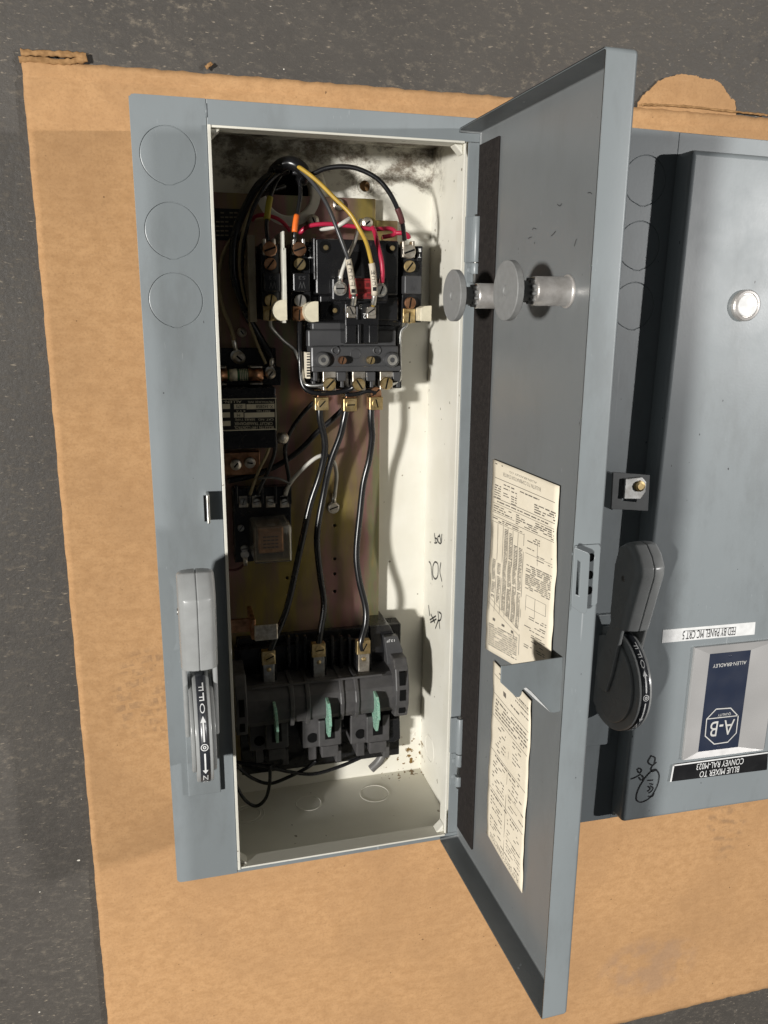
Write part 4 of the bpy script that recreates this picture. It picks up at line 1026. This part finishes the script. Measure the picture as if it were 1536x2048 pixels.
# ------------------------------------------------------------------ wires
def wire(name, label, pts, r, mat, group=None, sleeves=()):
    P = [Q(*p) for p in pts]
    root = thing(name, label, 'wire', P[0], group)
    build('insulation', MB().tube(P, r, 10), mat, root)
    for nm, i0, i1, rr, m_ in sleeves:      # points along the wire
        S = spline(P, 12); n = len(S)-1; a_, b_ = int(i0*n), int(i1*n)
        build(nm, MB().tube(S[a_:b_+1:max(1, (b_-a_)//8)], rr, 12, sub=1), m_, root)
    return root
RP = .0030
wire('power_cable', 'black cable from the lug above the shorter bolt to the darkest switch pole', [(641,803,.052),(640,835,.052),(650,890,.050),(641,945,.046),(620,1010,.044),(600,1100,.046),(577,1205,.052),(560,1253,.056),(545,1290,.058),(538,1318,.058)], RP, WIREB)
wire('power_cable', 'black cable from the middle overload lug curving to the middle switch pole', [(695,803,.052),(688,840,.052),(680,873,.050),(661,925,.046),(648,985,.042),(634,1072,.042),(640,1148,.046),(648,1210,.052),(640,1268,.058),(636,1303,.059)], RP, WIREB)
wire('power_cable', 'black cable from the overload lug by the plate edge to the outer switch pole', [(742,803,.052),(742,840,.052),(744,875,.050),(738,920,.047),(727,965,.046),(720,1025,.046),(713,1104,.048),(718,1158,.051),(731,1213,.054),(731,1248,.057),(722,1283,.060),(724,1300,.060)], RP, WIREB)
yel_w = wire('control_wire', 'yellow wire with printed marker sleeve arching down to the contactor', [(592,333,.062),(604,338,.066),(637,364,.074),(670,397,.082),(699,426,.088),(717,455,.091),(732,484,.091),(741,517,.089),(746,545,.088),(749,585,.086),(746,612,.082)], .0017, WIREY, None, [('marker_sleeve', .74, .92, .0026, SLEEVEP), ('ferrule', .92, .99, .0022, TINNED)])
dark_w = wire('control_wire', 'dark grey wire with printed marker sleeve crossing the white wire', [(590,332,.060),(610,348,.066),(633,375,.074),(655,411,.082),(673,455,.087),(688,495,.089),(697,521,.089),(703,556,.088),(708,590,.086),(706,612,.082)], .0017, WIREG, None, [('marker_sleeve', .66, .90, .0026, SLEEVEP), ('ferrule', .9, .99, .0022, TINNED)])
wire('control_wire', 'black wire arching over the mounting hole to the outer pole', [(585,345,.058),(619,349,.062),(651,337,.066),(684,333,.070),(717,338,.074),(754,357,.078),(779,386,.080),(797,422,.079),(805,448,.076),(809,480,.070)], .0019, WIREB, None, [('brown_sleeve', .76, .88, .0024, SLEEVER)])
wire('control_wire', 'white wire ending in a ring terminal on the coil', [(722,440,.050),(716,455,.060),(710,481,.074),(697,510,.082),(688,532,.083),(683,548,.081),(682,560,.079)], .0016, WIREW)
wire('control_wire', 'short white wire lying across the gold plate above the contactor', [(640,458,.042),(655,457,.050),(675,452,.056),(692,442,.058),(706,433,.050)], .0018, WIREW)
wire('control_wire', 'red wire looping behind the contactor to the outer pole', [(600,468,.050),(606,460,.052),(622,451,.054),(655,448,.056),(692,451,.056),(743,458,.057),(779,457,.056),(790,463,.056),(786,470,.056),(765,474,.056)], .0018, WIRER)
wire('control_wire', 'red wire running down to the coil terminal', [(745,455,.060),(750,466,.066),(756,492,.078),(763,521,.083),(765,545,.083),(764,565,.081)], .0020, WIRER, None, [('ferrule', .80, .98, .0016, TINNED)])
wire('control_wire', 'short red wire stub beside the outer pole terminal', [(792,466,.056),(805,466,.058),(815,470,.058),(818,476,.057)], .0019, WIRER)
wire('control_wire', 'black wire wearing an orange sleeve', [(596,345,.050),(600,370,.056),(600,393,.060),(596,420,.063),(591,445,.066),(589,470,.067),(590,484,.066)], .0017, WIREB, None, [('orange_sleeve', .58, .80, .0024, SLEEVEO)])
wire('control_wire', 'black wire wearing a yellow sleeve', [(565,345,.045),(553,362,.050),(545,380,.054),(539,400,.057),(535,428,.060),(533,455,.064),(536,482,.066)], .0017, WIREB, None, [('yellow_sleeve', .46, .74, .0026, SLEEVEY)])
wire('control_wire', 'dark red wire looping behind the dark pole', [(505,440,.040),(512,432,.046),(530,430,.050),(552,436,.052),(568,447,.052),(580,462,.052)], .0016, WIRER)
wire('control_wire', 'thin black wire running inside the thick bundle curve', [(572,338,.050),(550,352,.056),(526,380,.058),(505,420,.056),(490,470,.052),(484,520,.048),(486,580,.044),(498,640,.040)], .0018, WIREB)
wire('control_wire', 'black wire leaving the hub towards the rating label', [(570,372,.030),(548,380,.034),(520,392,.034),(495,412,.032),(478,445,.030),(468,480,.028)], .0018, WIREB)
wire('wire_bundle', 'thick black wire bundle curving down behind the cabinet lip', [(575,340,.045),(546,349,.050),(517,371,.052),(491,415,.050),(473,459,.048),(466,502,.046),(468,553,.044),(484,605,.042),(502,645,.040),(522,680,.038),(541,712,.040),(545,735,.044)], .0034, WIREB)
wire('control_wire', 'tan wire beside the black bundle going down to the fuse', [(558,340,.052),(535,365,.056),(509,404,.056),(490,450,.054),(480,500,.050),(482,560,.046),(498,640,.042),(515,690,.042),(532,728,.044)], .0013, WIRET)
wire('control_wire', 'pale wire dropping behind the lip to the fuse block terminal', [(540,436,.034),(500,440,.036),(470,470,.038),(448,505,.038),(436,560,.036),(445,615,.034),(458,645,.034),(468,680,.034)], .0018, WIRET)
wire('control_wire', 'stiff bare wire from the dark pole to the overload screw', [(541,640,.058),(543,655,.056),(565,680,.052),(590,702,.050),(602,735,.050),(606,760,.054),(615,770,.058),(635,771,.060),(652,768,.061)], .0016, STEEL)
wire('control_wire', 'black wire looping under the overload relay to the middle screw', [(600,640,.056),(599,670,.052),(600,720,.050),(604,765,.052),(618,782,.054),(645,787,.055),(685,783,.056),(704,776,.058),(714,768,.061)], .0022, WIREB)
wire('control_wire', 'stiff grey wire down the outer side of the overload relay', [(815,640,.060),(812,652,.056),(802,664,.052),(800,700,.050),(801,745,.050),(799,760,.054),(788,767,.059),(778,768,.061)], .0014, STEEL)
wire('control_wire', 'black wire linking the two nearer overload screws', [(690,790,.050),(715,788,.052),(735,782,.054),(752,786,.055)], .0020, WIREB)
wire('control_wire', 'black wire slanting away behind the cable of the dark pole', [(632,800,.036),(610,822,.034),(590,848,.032),(577,872,.032),(570,905,.032),(578,960,.034),(572,985,.036)], .0019, WIREB)
wire('control_wire', 'long black wire slanting across the plate to the transformer', [(690,815,.034),(660,843,.032),(633,866,.030),(600,900,.029),(560,928,.028),(509,950,.028),(455,962,.028)], .0026, WIREB)
wire('control_wire', 'white earth wire from the relay to the ring terminal on the plate', [(571,990,.036),(579,968,.040),(604,939,.044),(633,915,.046),(655,911,.044),(668,925,.038),(673,950,.032),(671,975,.028),(669,995,.024)], .0018, WIREW)
def sleeve_marks(root, chars, pts, z):
    mb = MB()
    for ch, (x, y) in zip(chars, pts): text_mb(ch, Q(x+3.5, y-4, z), Q(x-3.5, y-4, z), Q(x+3.5, y+4, z), mb=mb, fit_h=1)
    build('marker_print', mb, INK, root)
sleeve_marks(dark_w, 'MCCT1', [(698,527),(700,541),(702,555),(704,568),(706,582)], .0925)
sleeve_marks(yel_w, 'MCC1', [(746,545),(747,556),(748,567),(749,578)], .0925)
e_ = thing('earth_terminal', 'ring terminal screwed to the plate under the white wire', 'terminal', Q(668, 1016, PT)); ring_lug(e_, 668, 1016, .0225, .0042, R_(88), .009); screw(e_, 668, 1016, .0240, .0048, NICKEL, .3, hgt=.002)
wire('control_wire', 'grey jumper wire over the relay socket', [(517,958,.040),(535,955,.044),(560,958,.044),(580,968,.042)], .0011, GTUBE)
wire('control_wire', 'brown wire from the transformer board to the relay', [(541,880,.048),(535,905,.046),(520,935,.042),(512,955,.038),(500,990,.036)], .0014, WIRET)
wire('control_wire', 'black wire from the transformer board to the relay', [(552,878,.048),(548,910,.044),(535,945,.040),(520,975,.038),(515,990,.036)], .0018, WIREB)
wire('control_wire', 'dark red wire leaving the relay socket foot', [(490,1125,.030),(480,1136,.028),(466,1140,.026),(450,1138,.026)], .0012, SLEEVER)
wire('control_wire', 'black wire sagging past the middle pole to the outer pole', [(440,1505,.034),(473,1524,.036),(520,1530,.040),(575,1543,.042),(626,1548,.042),(677,1534,.042),(722,1515,.044)], .0017, WIREB)
wire('control_wire', 'black wire sagging to the middle pole', [(445,1500,.030),(477,1535,.032),(506,1557,.034),(539,1567,.036),(575,1555,.038),(615,1535,.040),(633,1521,.044)], .0017, WIREB)
wire('control_wire', 'black wire drooping lowest towards the bottom wall', [(455,1530,.034),(473,1572,.038),(491,1601,.042),(513,1612,.044),(531,1597,.044),(539,1568,.044),(540,1530,.044)], .0017, WIREB)
wire('grey_tube', 'short grey plastic tube curving out below the disconnect switch', [(772,1480,.012),(768,1503,.012),(758,1522,.012),(742,1538,.012)], .0045, GTUBE)
wire('cable_sleeve', 'black sleeve arching over the conduit hub', [(545,356,.040),(550,343,.048),(562,331,.055),(580,326,.058),(597,333,.060),(606,344,.058),(603,360,.045)], .0055, WIREB)

# ------------------------------------------------------------------ second cabinet
cabB = thing('closed_cabinet', 'grey steel motor starter cabinet with its door shut and a blue nameplate', 'cabinet', B_xf((W/2, L/2, -.0077)))
mb = MB(B_xf); mb.box((.02, .02, -.0076), (W-.02, .06, -.0001)); build('mounting_foot', mb, PAINT, cabB); mb = MB(B_xf); mb.box((.02, L-.06, -.0076), (W-.02, L-.02, -.0001)); build('mounting_foot', mb, PAINT, cabB)
shell(cabB, B_xf, WHITE, False)
BD = .0205
def Bdoor_xf(p): return B_xf((p[0], p[1], H + BD - p[2]))      # p.z measured down from the outer face
dB = pan('door', cabB, Bdoor_xf, .0505, W+.001, .008, .604, BD-.0008, .0045, mats=[PAINT, PAINT_IN])
tag(dB, 'closed grey door with nameplate and labels')
ZB = OB.z + H + BD                                             # outer face of that door
def qb(px, py, e=0.0): return Q(px, py, ZB + e)
def quad_prism(name, pp, e0, t, mat, parent, bevel=0):
    mb = MB(); mb.prism([tuple(qb(x, y, e0+t)[:2]) for x, y in pp][::-1], lambda u, v, w_: (u, v, ZB+e0+w_), t); return build(name, mb, mat, parent, bevel=bevel)
handle(cabB, B_xf, 'grey disconnect handle set to OFF on the closed cabinet', BANDM)
# nameplate: dished aluminium frame round a blue panel
def lerp2(a, b, t): return (a[0]+(b[0]-a[0])*t, a[1]+(b[1]-a[1])*t)
c = [(1391,1296),(1560,1279),(1528,1500),(1366,1521)]; inn = [(1420,1308),(1502,1300),(1476,1494),(1396,1504)]
o3 = [qb(*p, .0030) for p in c]; i3 = [qb(*p, .0012) for p in inn]; b3 = [Vector((p.x, p.y, ZB+.0002)) for p in o3]
mb = MB(); mb.add(o3+i3+b3, [(i, (i+1) % 4, 4+(i+1) % 4, 4+i) for i in range(4)] + [(8+i, 8+(i+1) % 4, (i+1) % 4, i) for i in range(4)])
npB = build('nameplate', mb, ALU, cabB, bevel=.0004, recalc=False)
mb = MB(); mb.add(i3, [(3, 2, 1, 0)]); build('blue_panel', mb, BLUE, npB, recalc=False)
def bt(s, a, b, c_, e=.0014, mb=None): return text_mb(s, qb(*a, e), qb(*b, e), qb(*c_, e), mb=mb)
build('lettering', bt('ALLEN-BRADLEY', (1493,1321), (1426,1329), (1492,1328)), SILVER, npB)
mb = bt('A-B', (1470,1438), (1422,1444), (1465,1468)); bt('QUALITY', (1462,1424), (1436,1427), (1461,1430), mb=mb)
octo = [(1432,1418),(1461,1416),(1476,1432),(1472,1466),(1455,1484),(1428,1488),(1410,1472),(1413,1438)]
em = MB(); stroke_mb([qb(*p, .0014) for p in octo+[octo[0]]], .0011, (0, 0, 1), em, sub=1); stroke_mb([qb(*p, .0014) for p in [(1413,1438),(1476,1431)]], .0009, (0, 0, 1), em, sub=1)
build('lettering', mb, SILVER, npB); build('emblem', em, SILVER, npB)
for x, y in ((1461, 1312), (1438, 1494)):
    p = qb(x, y, .0014); mb = MB(); mb.lathe((p.x, p.y, ZB+.0012), (0, 0, 1), [(.0018, 0), (.0014, .0006), (0, .0009)], 14); build('rivet', mb, BLUE, npB)
lw = quad_prism('paper_label', [(1326,1260),(1511,1244),(1509,1269),(1324,1286)], .0001, .0003, LABELW, cabB)
mb = bt('FED BY PANEL MC CRT 5', (1472,1254), (1366,1263), (1470,1270), .0006); stroke_mb([qb(1472,1254,.0004), qb(1367,1262,.0004)], .0004, (0, 0, 1), mb, sub=1); build('lettering', mb, INK, lw)
lk = quad_prism('engraved_label', [(1346,1532),(1536,1506),(1534,1540),(1340,1564)], .0003, .0011, LABELB, cabB, .0004)
quad_prism('label_edge', [(1346,1531),(1349,1530.5),(1343,1563.5),(1340,1564)], .0015, .0003, LABELW, lk)
quad_prism('label_edge', [(1346,1530),(1536,1504),(1536,1506.5),(1346,1532.5)], .0015, .0003, LABELW, lk)
mb = bt('BLUE MIXER TO', (1479,1532), (1400,1543), (1477,1544), .0018); bt('CONVEY RAL-M023', (1488,1516), (1394,1528), (1486,1528), .0018, mb); build('lettering', mb, LABELW, lk)
# marker scribble
mk = MB()
for s in [[(1301,1511),(1310,1516),(1306,1530),(1296,1524),(1302,1512)], [(1313,1524),(1303,1534),(1303,1543),(1312,1540)],
          [(1274,1540),(1278,1536),(1283,1540),(1279,1546),(1275,1541)], [(1262,1558),(1272,1554),(1282,1548)], [(1283,1550),(1287,1556),(1282,1560),(1278,1554)],
          [(1311,1538),(1318,1550),(1314,1572),(1300,1595),(1283,1604),(1273,1599),(1276,1580),(1290,1556),(1304,1541),(1311,1538)],
          [(1295,1561),(1306,1560)], [(1299,1567),(1306,1569)], [(1296,1572),(1300,1577),(1295,1583)], [(1301,1572),(1306,1576),(1302,1583),(1297,1586)], [(1296,1592),(1304,1593),(1308,1586)]]:
    stroke_mb([qb(*p, .0002) for p in s], .0013, (0, 0, 1), mk)
build('marker_scribble', mk, INK, cabB)
# reset button in its collar
p = qb(1488, 611); mb = MB(); mb.lathe((p.x, p.y, ZB+.0002), (0, 0, 1), [(.0128, 0), (.0128, .0030), (.0118, .0042), (.0100, .0046), (.0096, .0040)], 36); build('button_collar', mb, CHROME, cabB)
mb = MB(); mb.lathe((p.x, p.y, ZB+.002), (0, 0, 1), [(.0092, 0), (.0092, .0030), (.0086, .0034)], 32); build('button_cap', mb, LABELW, cabB)
# door hasp with brass stud
def zq(px, py, z): return Q(px, py, OB.z+H+z)
mb = MB(); fr = [zq(1226,944,.030), zq(1300,950,.030), zq(1296,1022,.030), zq(1222,1018,.030)]; hf = [zq(1247,956,.030), zq(1276,958,.030), zq(1272,1004,.030), zq(1244,1002,.030)]
mb.plate([(q.x, q.y) for q in fr], [[(q.x, q.y) for q in hf]], lambda u, v, w_: (u, v, OB.z+H+.0285+w_), .0018); hs = build('hasp', mb, simple('hasp_paint', (.10, .105, .105), .45), cabB, bevel=.0005)
mb = MB(); q = zq(1236, 985, .028); mb.box((q.x-.004, q.y-.015, OB.z+H+.0002), (q.x-.001, q.y+.015, OB.z+H+.0283)); build('hasp_post', mb, PAINT2, hs)
mb = MB(); q0 = zq(1252, 978, .036); q1 = zq(1292, 976, .036); zz = OB.z+H+.034
mb.prism([(q0.x, q0.y-.009), (q1.x-.003, q1.y-.010), (q1.x+.0015, q1.y-.004), (q1.x+.0015, q1.y+.004), (q1.x-.003, q1.y+.009), (q0.x, q0.y+.008)], lambda u, v, w_: (u, v, zz-.004+w_), .004); build('stud_plate', mb, STEEL, hs, bevel=.0006)
mb = MB(); q = zq(1281, 973, .036); mb.lathe((q.x, q.y, zz+.0001), (0, 0, 1), [(.0048, 0), (.0044, .002), (.0028, .0026)], 18); build('stud', mb, BRASS, hs)
